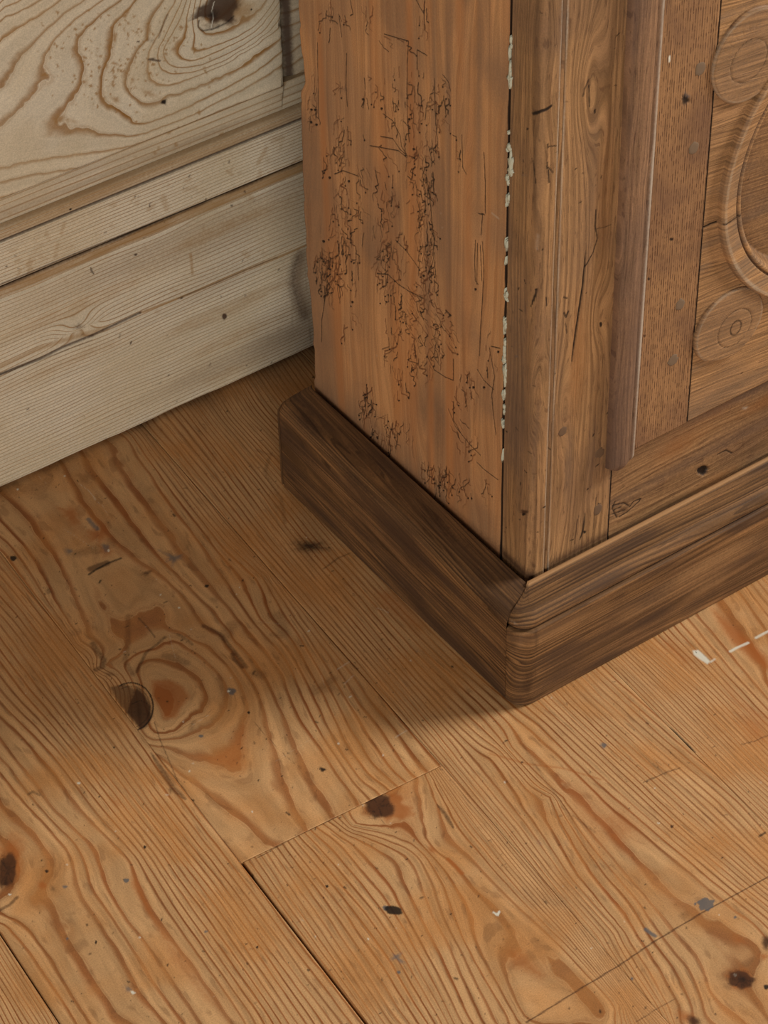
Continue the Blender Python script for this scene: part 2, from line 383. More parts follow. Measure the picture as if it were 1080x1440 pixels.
cB1 = [(1.2, [(212,955),(240,955),(257,965),(267,980),(255,995),(250,1010),(230,1015),(222,995),(212,980),(212,955)]),
       (2, [(192,947),(207,926),(242,927),(262,937),(282,950),(292,970),(295,990),(285,1005),(262,1015),(247,1027),(222,1032)]),
       (3, [(215,912),(245,894),(262,910),(280,922),(300,937),(315,957),(321,980),(317,1005),(305,1022),(280,1030),(242,1040),(212,1040)]),
       (4, [(177,902),(180,867),(195,859),(225,867),(250,890),(270,900),(290,907),(305,922),(325,940),(342,970),(350,995),(347,1020),(342,1080),(315,1077),(285,1070),(255,1062),(238,1057),(228,1050)]),
       (5, [(90,650),(115,700),(150,745),(190,785),(230,812),(260,840),(290,880),(315,897),(332,922),(345,940),(362,965),(372,995),(380,1025),(392,1060),(400,1085),(414,1111),(429,1148),(440,1159)]),
       (6, [(120,636),(135,665),(165,705),(205,760),(240,800),(270,830),(305,862),(330,900),(355,922),(372,947),(387,975),(400,1010),(414,1048),(436,1089),(455,1115),(473,1148)]),
       (7, [(155,622),(180,670),(215,720),(262,780),(300,825),(330,860),(350,885),(375,915),(400,950),(418,1000),(451,1048),(477,1089),(500,1125)]),
       (9, [(185,610),(210,645),(250,700),(300,765),(340,815),(366,871),(403,908),(436,967),(473,1041),(507,1093),(530,1110)]),
       (13, [(345,772),(377,804),(414,853),(462,919),(503,982),(547,1041),(577,1086)]),
       (15, [(210,597),(351,767),(505,942),(610,1067)]),
       (5, [(0,695),(25,717),(50,750),(75,785),(92,815),(107,852),(120,885),(145,922),(140,940)]),
       (6, [(0,735),(25,760),(50,795),(72,840),(110,900)]),
       (8, [(0,778),(154,968)]),
       (4.1, [(37,677),(62,707),(85,735),(105,770),(125,810),(145,850),(155,890),(163,920)]),
       (4.45, [(185,835)]), (4.5, [(180,800)]), (4.4, [(160,840)]), (4.3, [(170,862)]), (4.35, [(150,818)]), (4.4, [(140,790)]),
       (5, [(252,1088),(270,1098),(298,1120),(324,1142),(350,1168),(376,1194)]),
       (5.8, [(242,1094),(300,1168),(340,1215)]),
       (4.5, [(370,1110),(390,1140),(400,1165)]), (4.4, [(366,1060)]), (4.5, [(300,1100)])]
cB2 = [(0, [(345,1215),(510,1440)]), (4, [(375,1197),(440,1290),(540,1440)]), (10, [(420,1173),(470,1230),(520,1290),(560,1350),(612,1440)]),
       (14, [(452,1155),(500,1190),(545,1240),(580,1300),(605,1350),(650,1440)]),
       (16, [(466,1148),(488,1167),(525,1181),(562,1196),(581,1215),(599,1259),(614,1296),(636,1333),(659,1389),(681,1440)]),
       (18, [(481,1144),(496,1163),(533,1170),(577,1185),(596,1200),(621,1237),(640,1289),(659,1333),(681,1374),(714,1426)]),
       (19, [(560,1110),(572,1140),(580,1165)]),
       (20, [(586,1089),(588,1122),(596,1159),(603,1189),(629,1207),(651,1230),(673,1252),(710,1281),(754,1318),(800,1355),(850,1410)]),
       (20.45, [(745,1385)]), (20.5, [(775,1415)]), (20.05, [(738,1426),(720,1392),(708,1352),(710,1331),(730,1333),(747,1344),(776,1374),(810,1400),(838,1433)]),
       (22, [(599,1074),(621,1119),(647,1167),(692,1219),(740,1270),(800,1330),(870,1410)]),
       (28, [(612,1070),(700,1175),(800,1295),(910,1440)])]
cR = [(0, [(210,597),(351,767),(505,942),(610,1067)]), (0, [(610,1067),(700,1175),(800,1295),(910,1440)]),
      (6, [(255,570),(410,770),(545,930),(660,1060),(740,1160),(790,1230),(862,1310)]),
      (8, [(700,1060),(745,1115),(785,1180),(810,1228),(835,1257),(865,1294),(895,1337),(920,1378),(940,1412),(950,1440)]),
      (9, [(775,1120),(795,1165),(815,1200),(842,1237),(880,1280),(907,1330),(930,1362),(945,1393),(960,1420)]),
      (11, [(915,1290),(945,1330),(968,1358),(985,1390),(993,1422)]),
      (12, [(720,1050),(800,1130),(835,1172),(867,1210),(900,1248),(932,1283),(952,1310),(980,1337),(990,1360),(997,1387),(1017,1410),(1050,1435)]),
      (13, [(735,1040),(830,1132),(892,1195),(925,1228),(950,1250),(975,1268),(1005,1290),(1035,1312),(1067,1332)]),
      (14, [(752,1030),(850,1125),(917,1182),(950,1210),(985,1240),(1022,1270),(1060,1297)]),
      (17, [(340,585),(500,760),(640,895),(775,1012),(870,1100),(940,1165),(1080,1282)]),
      (22, [(802,990),(921,1100),(1006,1178),(1080,1244)]),
      (30, [(860,960),(943,1035),(1050,1125),(1080,1160)])]
cR2 = [(0, [(860,940),(943,1026),(976,1057),(1080,1160)]), (12, [(907,900),(985,972),(1080,1070)]), (19, [(955,872),(1022,950),(1080,1010)]),
       (21, [(980,860),(1035,930),(1080,985)]), (22, [(1015,840),(1040,875),(1080,935)]), (23, [(1035,827),(1080,887)]), (26, [(1062,812),(1080,835)])]
cL = [(0, [(0,1309),(80,1440)]), (5, [(0,1365),(48,1440)]), (8, [(0,1400),(22,1440)])]

def knot(s, x, y, rx, ry, ang, seed, dark=.7):
    s.blob(x, y, rx*1.25, ry*1.25, ang, 'orange', .7, .6, .3, seed=seed)
    s.blob(x, y, rx, ry, ang, 'brown', .88, .3, .16, seed=seed+1)
    s.blob(x+rx*.12, y-ry*.08, rx*.8, ry*.8, ang, 'black', dark*.55, 1, .5, seed=seed+2)
    g = np.random.default_rng(seed); ca, sa = math.cos(math.radians(ang)), math.sin(math.radians(ang))
    for k in range(4):
        f = .35+.2*k; pts = [(x+ca*rx*f*math.cos(t)-sa*ry*f*math.sin(t), y+sa*rx*f*math.cos(t)+ca*ry*f*math.sin(t)) for t in np.linspace(g.uniform(0, 3), g.uniform(4, 7), 14)]
        s.stroke(pts, .0009, 'black' if k % 2 else 'orange', .35)
    for k in range(7):
        t = g.uniform(0, 6.28); s.stroke([(x, y), (x+.85*rx*math.cos(t), y+.85*ry*math.sin(t))], .0008, 'black', .5, taper=True)
def mB1(s):
    s.poly([(154,966),(175,962),(192,970),(183,985),(178,1002),(168,992)], 'dirt', .8, soft=.0015)
    s.poly([(192,966),(203,976),(212,992),(214,1008),(206,1022),(197,1026),(186,1012),(177,1002),(182,986)], 'brown', .95, soft=.002)
    s.poly([(190,985),(200,990),(204,1005),(198,1015),(188,1005)], 'black', .45, soft=.006)
    s.stroke([(180,1002),(195,1000),(206,1005)], .001, 'dirt', .6); s.stroke([(186,990),(198,985),(208,990)], .0008, 'black', .6)
    for r, a in ((29, .5), (34, .9)):
        pts = [(184+r*.92*math.cos(t), 994+r*1.0*math.sin(t)) for t in np.linspace(-2.1, 1.25, 24)]
        s.stroke(pts, .0013, 'black', a)
    s.poly([(212,957),(240,955),(258,965),(268,980),(256,995),(248,1010),(230,1012),(226,998),(214,980)], 'orange', .75, soft=.003)
    s.poly([(335,1020),(350,1010),(345,1080),(325,1082),(285,1070),(270,1062),(300,1060),(325,1045)], 'orange', .55, soft=.005)
    s.blob(438, 768, 30, 12, 5, 'brown', .0, .8, .3, seed=3)
    for x, y, a, b, g in ((100,722,28,22,.9), (140,752,24,22,1.), (150,775,30,14,.8), (60,655,30,20,.4), (85,690,26,20,.4)):
        s.blob(x, y, a, b, 30, 'orange', g*.75, .9, .5, seed=int(x))
    s.stroke([(124,730),(131,738),(137,744)], .004, 'grey', .7); s.blob(150, 770, 8, 10, 0, 'grey', .6, .7, .5)
    s.stroke([(125,808),(135,801),(152,792),(170,785)], .0022, 'black', .75); s.stroke([(128,800),(150,792)], .006, 'dirt', 1)
    s.blob(245, 785, 24, 14, -10, 'grey', .7, .9, .6, seed=8); s.blob(208, 805, 14, 6, -20, 'brown', .6, .8, .5)
    s.blob(98, 775, 10, 8, 0, 'grey', .6, .8, .5); s.blob(70, 832, 10, 7, 40, 'black', .5, .8, .6); s.blob(52, 725, 24, 18, 0, 'grey', .35, 1, .5)
    s.blob(291, 824, 4, 3, 0, 'black', .9, .5, .2); s.blob(327, 972, 8, 7, 0, 'grey', .9, .6, .4); s.blob(322, 972, 3, 2, 0, 'white', .9, .5)
    s.blob(283, 1035, 5, 3, 0, 'grey', .9, .6); s.blob(350, 1002, 2.5, 2.5, 0, 'black', 1, .5); s.blob(19, 785, 6, 5, 0, 'black', .9, .5)
    s.stroke([(180,866),(180,905),(176,930),(186,948)], .005, 'brown', .4); s.stroke([(192,945),(205,918),(222,905),(232,896)], .003, 'black', .5)
    s.stroke([(195,869),(208,883),(218,896)], .0018, 'black', .5); s.stroke([(250,892),(262,899),(270,906)], .003, 'black', .45)
    s.stroke([(286,880),(310,892),(340,930),(346,938)], .004, 'brown', .55); s.stroke([(327,920),(330,928),(341,938)], .004, 'brown', .6)
    s.stroke([(130,905),(136,915),(146,928),(144,938),(134,942)], .005, 'brown', .55); s.blob(155, 948, 16, 8, 10, 'brown', .5, .8)
    s.stroke([(475,941),(492,930)], .0016, 'white', .35); s.stroke([(484,962),(497,950)], .0016, 'white', .3); s.stroke([(556,1037),(572,1027)], .0014, 'white', .35)
    s.stroke([(111,680),(125,690),(135,702)], .0009, 'white', .4); s.stroke([(130,700),(145,712),(152,725)], .0008, 'white', .3)
    s.blob(455, 1082, 6, 4, 10, 'black', .9, .7, .6); s.blob(25, 688, 2, 2, 0, 'white', .8)
    s.stroke([(352,1010),(370,1030),(400,1062),(420,1078)], .0007, 'brown', .5)
    s.stroke([(217,1015),(225,1040),(240,1075),(252,1104)], .0012, 'brown', .55)
    s.specks(60, 'black', .0005, .0011, (.3, .9), seed=3, el=2, box=(EL1, EL2, -.2, YW)); s.specks(20, 'white', .0005, .0009, (.4, .8), seed=4, box=(EL1, EL2, -.2, YW))
    s.specks(30, 'dirt', .002, .007, (.2, .5), seed=5, el=3, box=(EL1, EL2, 0, YW))
    g = np.random.default_rng(5)                      # fine scratches
    for _ in range(26):
        a, b = g.uniform(EL1, EL2), g.uniform(0, YW); th = g.uniform(0, 3); l = g.uniform(.01, .04)
        s.stroke([(a, b), (a+l*math.cos(th), b+l*math.sin(th))], .0007, 'black' if g.random() < .5 else 'white', g.uniform(.15, .35), px=False)
def mA(s):
    s.blob(8, 1222, 24, 42, 5, 'brown', .9, .95, .2, seed=11); knot(s, 10, 1225, 15, 28, 5, 11, .9); s.blob(14, 1210, 34, 52, 0, 'orange', .7, .8, .3, seed=12)
    s.blob(8, 1240, 12, 22, 0, 'black', .55, 1, .3); s.blob(14, 1258, 3, 2, 0, 'white', .8)
    s.blob(60, 1245, 12, 10, 30, 'orange', .8, .9); s.blob(75, 1250, 12, 8, 60, 'dirt', .6, .9); s.stroke([(0,1280),(14,1272),(24,1262)], .003, 'brown', .6)
    s.blob(178, 1238, 5, 4, 0, 'grey', 1, .5); s.blob(66, 1225, 4, 3.5, 0, 'black', .8, .6); s.blob(204, 1191, 3, 3, 0, 'black', .9, .5)
    s.blob(92, 1247, 6, 3.5, 0, 'grey', .7, .6); s.blob(111, 1101, 3.5, 2, 0, 'white', .8); s.blob(182, 1391, 9, 6, 20, 'grey', .6, .8, .6); s.blob(188, 1396, 5, 3, 20, 'white', .8, .6, .5)
    s.poly([(85,1080),(120,1120),(158,1165),(185,1200),(160,1170),(120,1135),(95,1105)], 'dirt', .35, soft=.004)
    s.poly([(185,1220),(200,1250),(215,1285),(245,1330),(230,1320),(205,1280),(185,1245)], 'orange', .8, soft=.003)
    s.poly([(225,1310),(255,1340),(310,1420),(290,1410),(240,1350)], 'orange', .5, soft=.005)
    s.blob(240, 1112, 12, 8, 40, 'brown', .55, .9, .5, seed=3); s.stroke([(212,1058),(245,1110),(262,1125)], .004, 'brown', .6, taper=True)
    s.blob(165, 1130, 26, 14, 40, 'orange', .5, 1); s.blob(145, 1020, 26, 12, 20, 'brown', .35, 1); s.blob(30, 955, 16, 8, 45, 'grey', .4, 1)
    s.stroke([(40,1117),(47,1113),(55,1118)], .0025, 'black', .5)
    s.blob(290, 1310, 4, 3, 0, 'grey', .7); s.blob(135, 1325, 2, 4, 0, 'black', .8); s.blob(95, 1320, 3, 3, 0, 'grey', .7); s.blob(362, 1332, 2, 2, 0, 'black', 1)
    s.specks(60, 'black', .0004, .001, (.3, .8), seed=13, el=1.5, box=(EL3, EL1, -.46, .2)); s.specks(16, 'white', .0004, .0008, (.3, .8), seed=14, box=(EL3, EL1, -.46, .2))
def mB2(s):
    s.blob(548, 1137, 34, 26, 10, 'orange', .75, .5, .35, seed=22); knot(s, 532, 1134, 24, 20, 15, 21, .6)
    s.poly([(585,1089),(500,1128),(540,1160),(570,1185),(600,1190),(592,1150),(587,1115)], 'orange', .35, soft=.006)
    s.stroke([(507,1137),(530,1133),(536,1128)], .0012, 'orange', .5); s.stroke([(512,1142),(535,1150),(540,1158)], .0008, 'black', .5)
    s.stroke([(360,1208),(400,1185),(470,1150),(500,1130),(560,1098),(590,1084)], .0009, 'brown', .7)
    s.blob(553, 1280, 16, 7.5, 12, 'black', .92, .35, .12, seed=23); s.blob(543, 1277, 6, 5, 12, 'grey', .9, .5)
    s.blob(557, 1346, 11, 9, 0, 'grey', .65, .8, .6, seed=24); s.blob(561, 1367, 3.5, 3, 0, 'grey', 1, .5); s.blob(460, 1246, 3, 2.5, 0, 'black', 1, .5)
    s.stroke([(694,1283),(700,1287),(702,1282)], .0016, 'white', .95); s.stroke([(614,1130),(628,1148),(638,1165)], .003, 'brown', .6, taper=True)
    s.blob(425, 1294, 7, 2.5, 40, 'white', .4, .8); s.blob(518, 1238, 8, 5, 50, 'grey', .35, .9); s.blob(695, 1250, 9, 8, 50, 'grey', .35, .9, seed=3)
    s.blob(608, 1195, 14, 8, 40, 'orange', .7, .9); s.stroke([(630,1208),(650,1228)], .003, 'orange', .9); s.blob(628, 1235, 3, 3, 0, 'brown', .4)
    s.poly([(711,1333),(735,1336),(770,1370),(760,1380),(735,1365),(718,1362)], 'orange', .55, soft=.005)
    s.blob(570, 1296, 10, 5, 50, 'dirt', .6, .9); s.specks(70, 'black', .0004, .001, (.3, .8), seed=25, el=1.5, box=(EL1, EL2, -.5, TJ)); s.specks(14, 'white', .0004, .0008, (.3, .8), seed=26, box=(EL1, EL2, -.5, TJ))
def hair(s):
    s.stroke([(740,1438),(812,1393),(870,1358),(917,1326),(985,1285),(1040,1255),(1080,1233)], .0013, 'brown', .75)
    s.stroke([(895,1437),(925,1418),(950,1405)], .001, 'brown', .55)
def mB2h(s): mB2(s); hair(s)
def mR(s):
    hair(s)
    s.blob(436, 768, 40, 17, 3, 'black', .7, 1, .3, seed=31); s.blob(436, 768, 46, 24, 3, 'brown', .5, 1, .3, seed=32)
    knot(s, 1042, 1378, 22, 15, 10, 33, 1.3); s.blob(1042, 1376, 30, 22, 15, 'orange', .7, .8, .3); s.blob(1034, 1371, 4, 4, 0, 'white', .35)
    s.blob(1078, 1388, 5, 5, 0, 'black', .9, .5); s.blob(977, 1436, 16, 12, 20, 'brown', .8, .8, .3); s.blob(965, 1430, 26, 18, 20, 'orange', .7, .9)
    s.blob(1078, 1325, 10, 18, 0, 'brown', .8, .8); s.blob(1040, 1322, 24, 14, 30, 'orange', .6, 1, .5); s.blob(1075, 1345, 16, 10, 0, 'orange', .7, 1)
    s.blob(993, 1272, 12, 10, -10, 'grey', 1, .2, .25, seed=34); s.blob(978, 1271, 2.5, 2.5, 0, 'grey', 1, .5); s.blob(1034, 1290, 3, 3, 0, 'grey', .8)
    s.stroke([(908,1307),(916,1313),(921,1316)], .003, 'grey', .9); s.blob(889, 1376, 3, 3, 0, 'grey', .8); s.blob(850, 1048, 6, 6, 0, 'grey', .8, .7, .5)
    s.blob(948, 1266, 12, 9, 30, 'white', .22, 1, .5); s.blob(945, 1264, 3, 6, 30, 'white', .3, 1)
    s.stroke([(690,1060),(740,1074),(790,1080),(845,1096)], .0026, 'orange', .7, soft=.6); s.stroke([(730,1035),(742,1060),(768,1100),(795,1135),(815,1175),(838,1220)], .0035, 'brown', .5, soft=.5)
    s.stroke([(790,1135),(812,1152),(836,1170)], .003, 'brown', .5, soft=.6); s.poly([(770,1100),(800,1090),(850,1110),(930,1190),(880,1190),(840,1200),(800,1140)], 'orange', .35, soft=.012)
    s.poly([(830,1140),(880,1135),(905,1165),(870,1200),(850,1180)], 'orange', .5, soft=.01); s.blob(760, 1186, 12, 6, 50, 'grey', .45, .9, .6); s.blob(745, 1140, 12, 8, 30, 'grey', .3, .9, .6); s.blob(797, 1186, 10, 6, 50, 'grey', .4, .9, .6)
    s.stroke([(905,1100),(940,1085),(956,1080)], .0014, 'brown', .6); s.blob(660, 972, 12, 8, 20, 'brown', .45, .9, .5); s.stroke([(530,855),(540,858),(546,862)], .0012, 'white', .4)
    s.blob(500, 882, 8, 6, 30, 'black', .35, 1, .5); s.blob(587, 915, 6, 5, 0, 'grey', .5, 1); s.blob(945, 1162, 3, 3, 0, 'brown', .9)
    s.poly([(400,690),(410,690),(470,745),(455,780),(440,810),(420,790),(410,740)], 'dirt', .35, soft=.01)
    s.stroke([(362,633),(380,640),(372,665),(395,700),(401,735)], .004, 'brown', .35)
    s.stroke([(455,800),(475,785),(492,778)], .002, 'brown', .5); s.poly([(520,830),(560,830),(600,880),(590,895),(570,880),(540,860)], 'orange', .45, soft=.006)
    s.specks(110, 'black', .0004, .001, (.25, .8), seed=35, el=1.5, box=(EL2, EL4, -.46, YW)); s.specks(20, 'white', .0004, .0008, (.3, .8), seed=36, box=(EL2, EL4, -.46, YW))
    s.blob(1002, 1178, 2, 2, 0, 'brown', .8); s.stroke([(1068,1176),(1076,1171)], .002, 'black', .7); s.stroke([(918,1074),(936,1090)], .0014, 'brown', .5)
def mR2(s):
    s.poly([(974,915),(982,914),(991,922),(999,930),(995,934),(984,927),(976,921)], 'white', .95, soft=.0012); s.stroke([(999,931),(1005,927)], .002, 'white', .6)
    s.stroke([(1027,916),(1036,911),(1052,904)], .0024, 'white', .8); s.stroke([(1063,897),(1072,892),(1082,887)], .0024, 'white', .75)
    s.poly([(1000,855),(1030,880),(1060,905),(1080,925),(1085,945),(1060,930),(1030,905),(1010,875)], 'orange', .9, soft=.004)
    s.stroke([(940,1022),(948,1030),(960,1042),(978,1058)], .0028, 'black', .75, taper=True); s.poly([(1020,960),(1040,985),(1080,1010),(1060,1010),(1030,985)], 'orange', .6, soft=.006)
    s.poly([(940,895),(975,930),(960,935),(930,905)], 'orange', .5, soft=.006); s.poly([(1035,1000),(1050,1040),(1080,1045),(1080,1010)], 'orange', .5, soft=.01)
    s.stroke([(1042,1047),(1062,1042),(1080,1034)], .0012, 'brown', .6); s.blob(858, 955, 30, 18, 30, 'dirt', .4, 1, .5)
    s.specks(60, 'black', .0004, .001, (.25, .7), seed=45, el=1.5); s.blob(1070, 1100, 4, 4, 0, 'white', .3)
def linf(k, seed, ph=0): return lambda A, B: ph+A*k+1.6*(noise(A, B, .06, .5, seed)-.5)*2+.4*noise(A, B, .015, .15, seed+1)

W = .186
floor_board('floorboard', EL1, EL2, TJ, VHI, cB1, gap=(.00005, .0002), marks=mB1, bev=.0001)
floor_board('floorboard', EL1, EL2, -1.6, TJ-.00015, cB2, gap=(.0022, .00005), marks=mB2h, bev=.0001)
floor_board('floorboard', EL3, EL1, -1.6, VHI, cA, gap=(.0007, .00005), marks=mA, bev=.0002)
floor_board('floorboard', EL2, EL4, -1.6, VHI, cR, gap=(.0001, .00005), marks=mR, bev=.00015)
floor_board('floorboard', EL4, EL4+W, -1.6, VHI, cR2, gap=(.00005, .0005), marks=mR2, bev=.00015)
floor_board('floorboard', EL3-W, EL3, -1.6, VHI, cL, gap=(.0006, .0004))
for k in range(1, 7):
    floor_board('floorboard', EL4+W*k, EL4+W*(k+1), -1.6, VHI, lin=linf(150, 20+k), bev=0)
    if k < 5: floor_board('floorboard', EL3-W*(k+1), EL3-W*k, -1.6, VHI, lin=linf(150, 30+k), bev=0)

# ================================================================ WALL
ZG = wl(0, 402)[1]*.5+wl(425, 228)[1]*.5       # groove above the skirting board
ZA, ZB, ZC, ZD = wl(0, 349)[1], wl(0, 340)[1], wl(0, 318)[1], wl(0, 277)[1]
print('wall z', ZG, ZA, ZB, ZC, ZD, 'field edge', wl(397, 60)[0])
XW0, XW1 = -1.3, 1.4
XV0, XV1 = wl(0, 0)[0]-.12, wl(445, 480)[0]+.02
def wallP(prof):
    def P(A, B, h): return A, YW+prof(A, B)-h*1., B
    return P
def wall_sheet(z0, z1, fine=.0009, x0=XW0, x1=XW1, zf=.56):
    s = Sheet(axis(x0, x1, XV0, XV1, .0011, .05), axis(z0, z1, z0, min(z1, zf), fine, .03)); s.conv = wl; s.al = s.A.copy(); return s
# skirting board
s = wall_sheet(.003, ZG-.0012)
zc = wl(0, 418)[1]*.5+wl(430, 247)[1]*.5
s.phi = 4+s.B*250*(1+.0*s.A)+2.2*(noise(s.A, s.B, .25, .05, 41)-.5)+1.0*(noise(s.A, s.B, .06, .02, 42)-.5)
kn = np.array(wl(108, 460)); dd = np.hypot((s.A-kn[0])*.6, s.B-kn[1]); s.phi += 4.5*np.exp(-(dd/.012)**2)*np.sign(s.B-kn[1]+.004)*.7
s.h -= (.0015*np.exp(-((s.B-zc)/.0016)**2)).astype(np.float32)
s.h -= (.002*np.clip((s.B-(ZG-.004))/.004, 0, 1)**2).astype(np.float32)
s.m['orange'] = (1.*np.clip((s.B-zc-.001)/.002, 0, 1)*(.5+.5*noise(s.A, s.B, .02, .004, 44))).astype(np.float32)
s.stroke([(-60,552),(0,527),(60,503),(90,488),(130,472),(198,440)], .0028, 'brown', .75, depth=.0012); s.stroke([(0,515),(50,492),(100,475),(150,462)], .005, 'orange', .55)
s.stroke([(198,440),(280,408),(340,382),(400,358),(430,345)], .0026, 'orange', .85); s.stroke([(250,420),(300,400),(350,378),(390,362)], .0013, 'brown', .6, depth=.0006); s.stroke([(0,528),(60,505),(130,478)], .0012, 'black', .5)
s.blob(110, 460, 14, 9, -20, 'brown', .55, .9, .4, seed=51); s.blob(104, 446, 26, 16, -20, 'orange', .35, 1, .4); s.blob(130, 472, 8, 3, -20, 'brown', .8, .6)
s.blob(70, 425, 30, 8, -25, 'orange', .4, 1, .5); s.blob(316, 445, 4.5, 6, 10, 'brown', .9, .5, .2); s.stroke([(128,376),(129,382),(132,385)], .0012, 'brown', .9); s.blob(191, 358, 4, 3, 0, 'brown', .8, .7)
s.stroke([(268,358),(271,385)], .003, 'orange', .6); s.blob(205, 348, 20, 6, -24, 'orange', .35, .9); s.blob(345, 415, 3, 3, 0, 'brown', .5)
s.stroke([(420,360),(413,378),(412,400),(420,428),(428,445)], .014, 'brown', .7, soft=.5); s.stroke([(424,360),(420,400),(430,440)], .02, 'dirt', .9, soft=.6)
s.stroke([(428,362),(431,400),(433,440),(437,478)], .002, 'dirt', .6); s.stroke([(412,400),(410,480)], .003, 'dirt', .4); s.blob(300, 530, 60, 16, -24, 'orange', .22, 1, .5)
s.specks(50, 'brown', .0004, .0011, (.3, .8), seed=52, el=2, box=(XV0, XV1, 0, ZG)); s.specks(40, 'orange', .001, .004, (.1, .4), seed=53, el=3, box=(XV0, XV1, 0, ZG))
s.m['orange'] = np.maximum(s.m['orange'], np.clip(noise(s.A, s.B, .14, .018, 55)*1.5-.75, 0, .5)*(.5+.5*noise(s.A, s.B, .01, .003, 56))).astype(np.float32)
s.m['dirt'] = np.maximum(s.m['dirt'], np.clip(noise(s.A, s.B, .18, .03, 59)*1.3-.6, 0, .45)).astype(np.float32)
base_low = noise(s.A, s.B*0, .05, 1, 57)*.0018+noise(s.A, s.B*0, .012, 1, 58)*.0006
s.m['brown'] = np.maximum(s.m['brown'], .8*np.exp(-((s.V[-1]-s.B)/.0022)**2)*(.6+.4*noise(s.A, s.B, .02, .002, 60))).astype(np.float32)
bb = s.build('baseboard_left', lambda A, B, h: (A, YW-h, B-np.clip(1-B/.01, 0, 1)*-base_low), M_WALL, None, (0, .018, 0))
prop(bb, 'pale stripped pine skirting board with long crack and bead groove', kind='structure')
# flat rail of the wainscot
s = wall_sheet(ZG+.0006, ZA)
s.phi = 2+s.B*290+1.2*(noise(s.A, s.B, .25, .05, 61)-.5)+.8*(noise(s.A, s.B, .05, .02, 62)-.5)
s.h -= (.0006*np.exp(-(s.B-ZG)/.0012)).astype(np.float32)
s.stroke([(0,400),(105,357),(425,230)], .0016, 'brown', .7); s.specks(70, 'orange', .001, .003, (.15, .5), seed=63, el=3, box=(XV0, XV1, ZG, ZA)); s.specks(24, 'brown', .0004, .0009, (.3, .8), seed=64, el=1.5, box=(XV0, XV1, ZG, ZA))
wall = s.build('wall_left', lambda A, B, h: (A, YW-h, B), M_WALL, None, (0, .018, 0))
prop(wall, 'pale stripped pine wainscot wall behind the cabinet', kind='structure')
back = box('wall_backing', (XW0, YW+.017, 0), (XW1, YW+.09, 1.9), M_PLASTER, wall)
# panel moulding: fillet + small cove
zs = np.array([ZA, ZA+.0005, ZB-.0008, ZB, ZB+.0012, ZB+.004, ZB+.008, ZC-.001, ZC])
ys = np.array([.0, -.0012, -.0012, .0015, .0015, -.003, -.0045, -.0045, .002])
s = wall_sheet(ZA, ZC, .0005)
s.phi = 1+s.B*330+.8*(noise(s.A, s.B, .25, .02, 65)-.5); s.m['orange'] = (.8*np.clip((s.B-ZB)/.004, 0, 1)*(.5+.5*noise(s.A, s.B, .06, .004, 66))).astype(np.float32)
s.m['brown'] = (np.exp(-((s.B-ZB-.0004)/.0012)**2)*.95+.35*np.exp(-((s.B-ZC+.003)/.0008)**2)).astype(np.float32); s.m['dirt'] = (.7*np.exp(-((s.B-ZA)/.0014)**2)).astype(np.float32)
s.blob(96, 291, 2.5, 2.5, 0, 'black', 1, .5)
s.build('panel_moulding', lambda A, B, h: (A, YW+np.interp(B, zs, ys), B), M_WALL, wall, (0, .014, 0))
# raised and fielded panel
XE = (wl(390, 0)[0]+wl(397, 118)[0])/2+.001; ZTOP = 1.15
W1 = lambda p: T(4.909, 0, 0, p); W2 = lambda p: T(4.909, 200, 0, p); W3 = lambda p: T(4.909, 0, 200, p)
cW = [(1, W1([(0,50),(130,0)])), (2, W1([(0,125),(120,70),(260,0)])), (3, W1([(0,265),(100,190),(260,100),(400,0)])),
      (4, W1([(0,600),(70,500),(130,380),(230,280),(340,170),(450,70),(570,0)])),
      (4, W3([(0,255),(200,205),(520,158)])),
      (5, W1([(0,860),(100,770),(240,620),(340,520),(285,490),(300,380),(370,260),(480,150),(590,70),(690,0)])),
      (5, W3([(0,158),(200,108),(400,80),(700,38),(900,5)])+W2([(0,960),(200,880),(400,800),(600,715),(850,630),(970,570)])),
      (6, W1([(820,0),(700,80),(580,190),(530,250),(525,330),(550,385),(575,420),(555,560),(500,660),(420,770),(390,830),(450,855),(560,865),(700,905),(880,920),(1000,900)])+W2([(98,865),(180,835),(350,770),(500,690),(640,620),(780,540),(920,450)])),
      (7, W1([(920,0),(860,80),(780,160),(770,280),(760,380),(710,470),(690,560),(690,640),(740,700),(830,750),(880,765),(880,790),(920,835),(980,835)])+W2([(98,805),(250,745),(350,690),(500,620),(640,545),(780,470),(945,340)])),
      (8, W1([(1080,50),(1020,130),(1010,270),(940,330),(900,430),(865,520),(870,600),(920,660),(1000,700)])+W2([(98,690),(130,645),(240,625),(400,565),(560,500),(700,420),(850,310),(945,240)])),
      (9, W2([(220,0),(160,90),(120,200),(60,290),(35,360),(35,480),(60,530),(130,580),(220,560),(380,500),(560,420),(720,320),(860,230),(940,160)])),
      (10, W2([(260,0),(205,120),(150,230),(105,330),(95,410),(130,470),(200,490),(350,480),(500,430),(650,360),(780,270),(880,190),(940,100)])),
      (11, W2([(290,0),(250,120),(180,240),(135,320),(140,390),(180,440),(250,455),(400,430),(560,360),(700,290),(830,190),(920,60)])),
      (12, W2([(320,0),(295,120),(300,225),(265,290),(235,360),(290,405),(370,395),(500,340),(650,270),(780,190),(900,40)])),
      (13, W2([(345,60),(330,150),(355,220),(340,300),(400,330),(520,290),(640,240),(760,170),(860,50)])),
      (14, W2([(375,60),(365,150),(385,200),(460,215),(570,190),(660,130),(700,50)])),
      (0, [(-80,60),(-20,20),(20,-20)]), (3, [(-80,140),(0,54)]), (15.5, [(300,-20)])]
s = Sheet(axis(XW0, XE, XV0, XE, .0011, .05), axis(ZD, ZTOP, ZD, .53, .0009, .04)); s.conv = wl; s.al = s.A.copy()
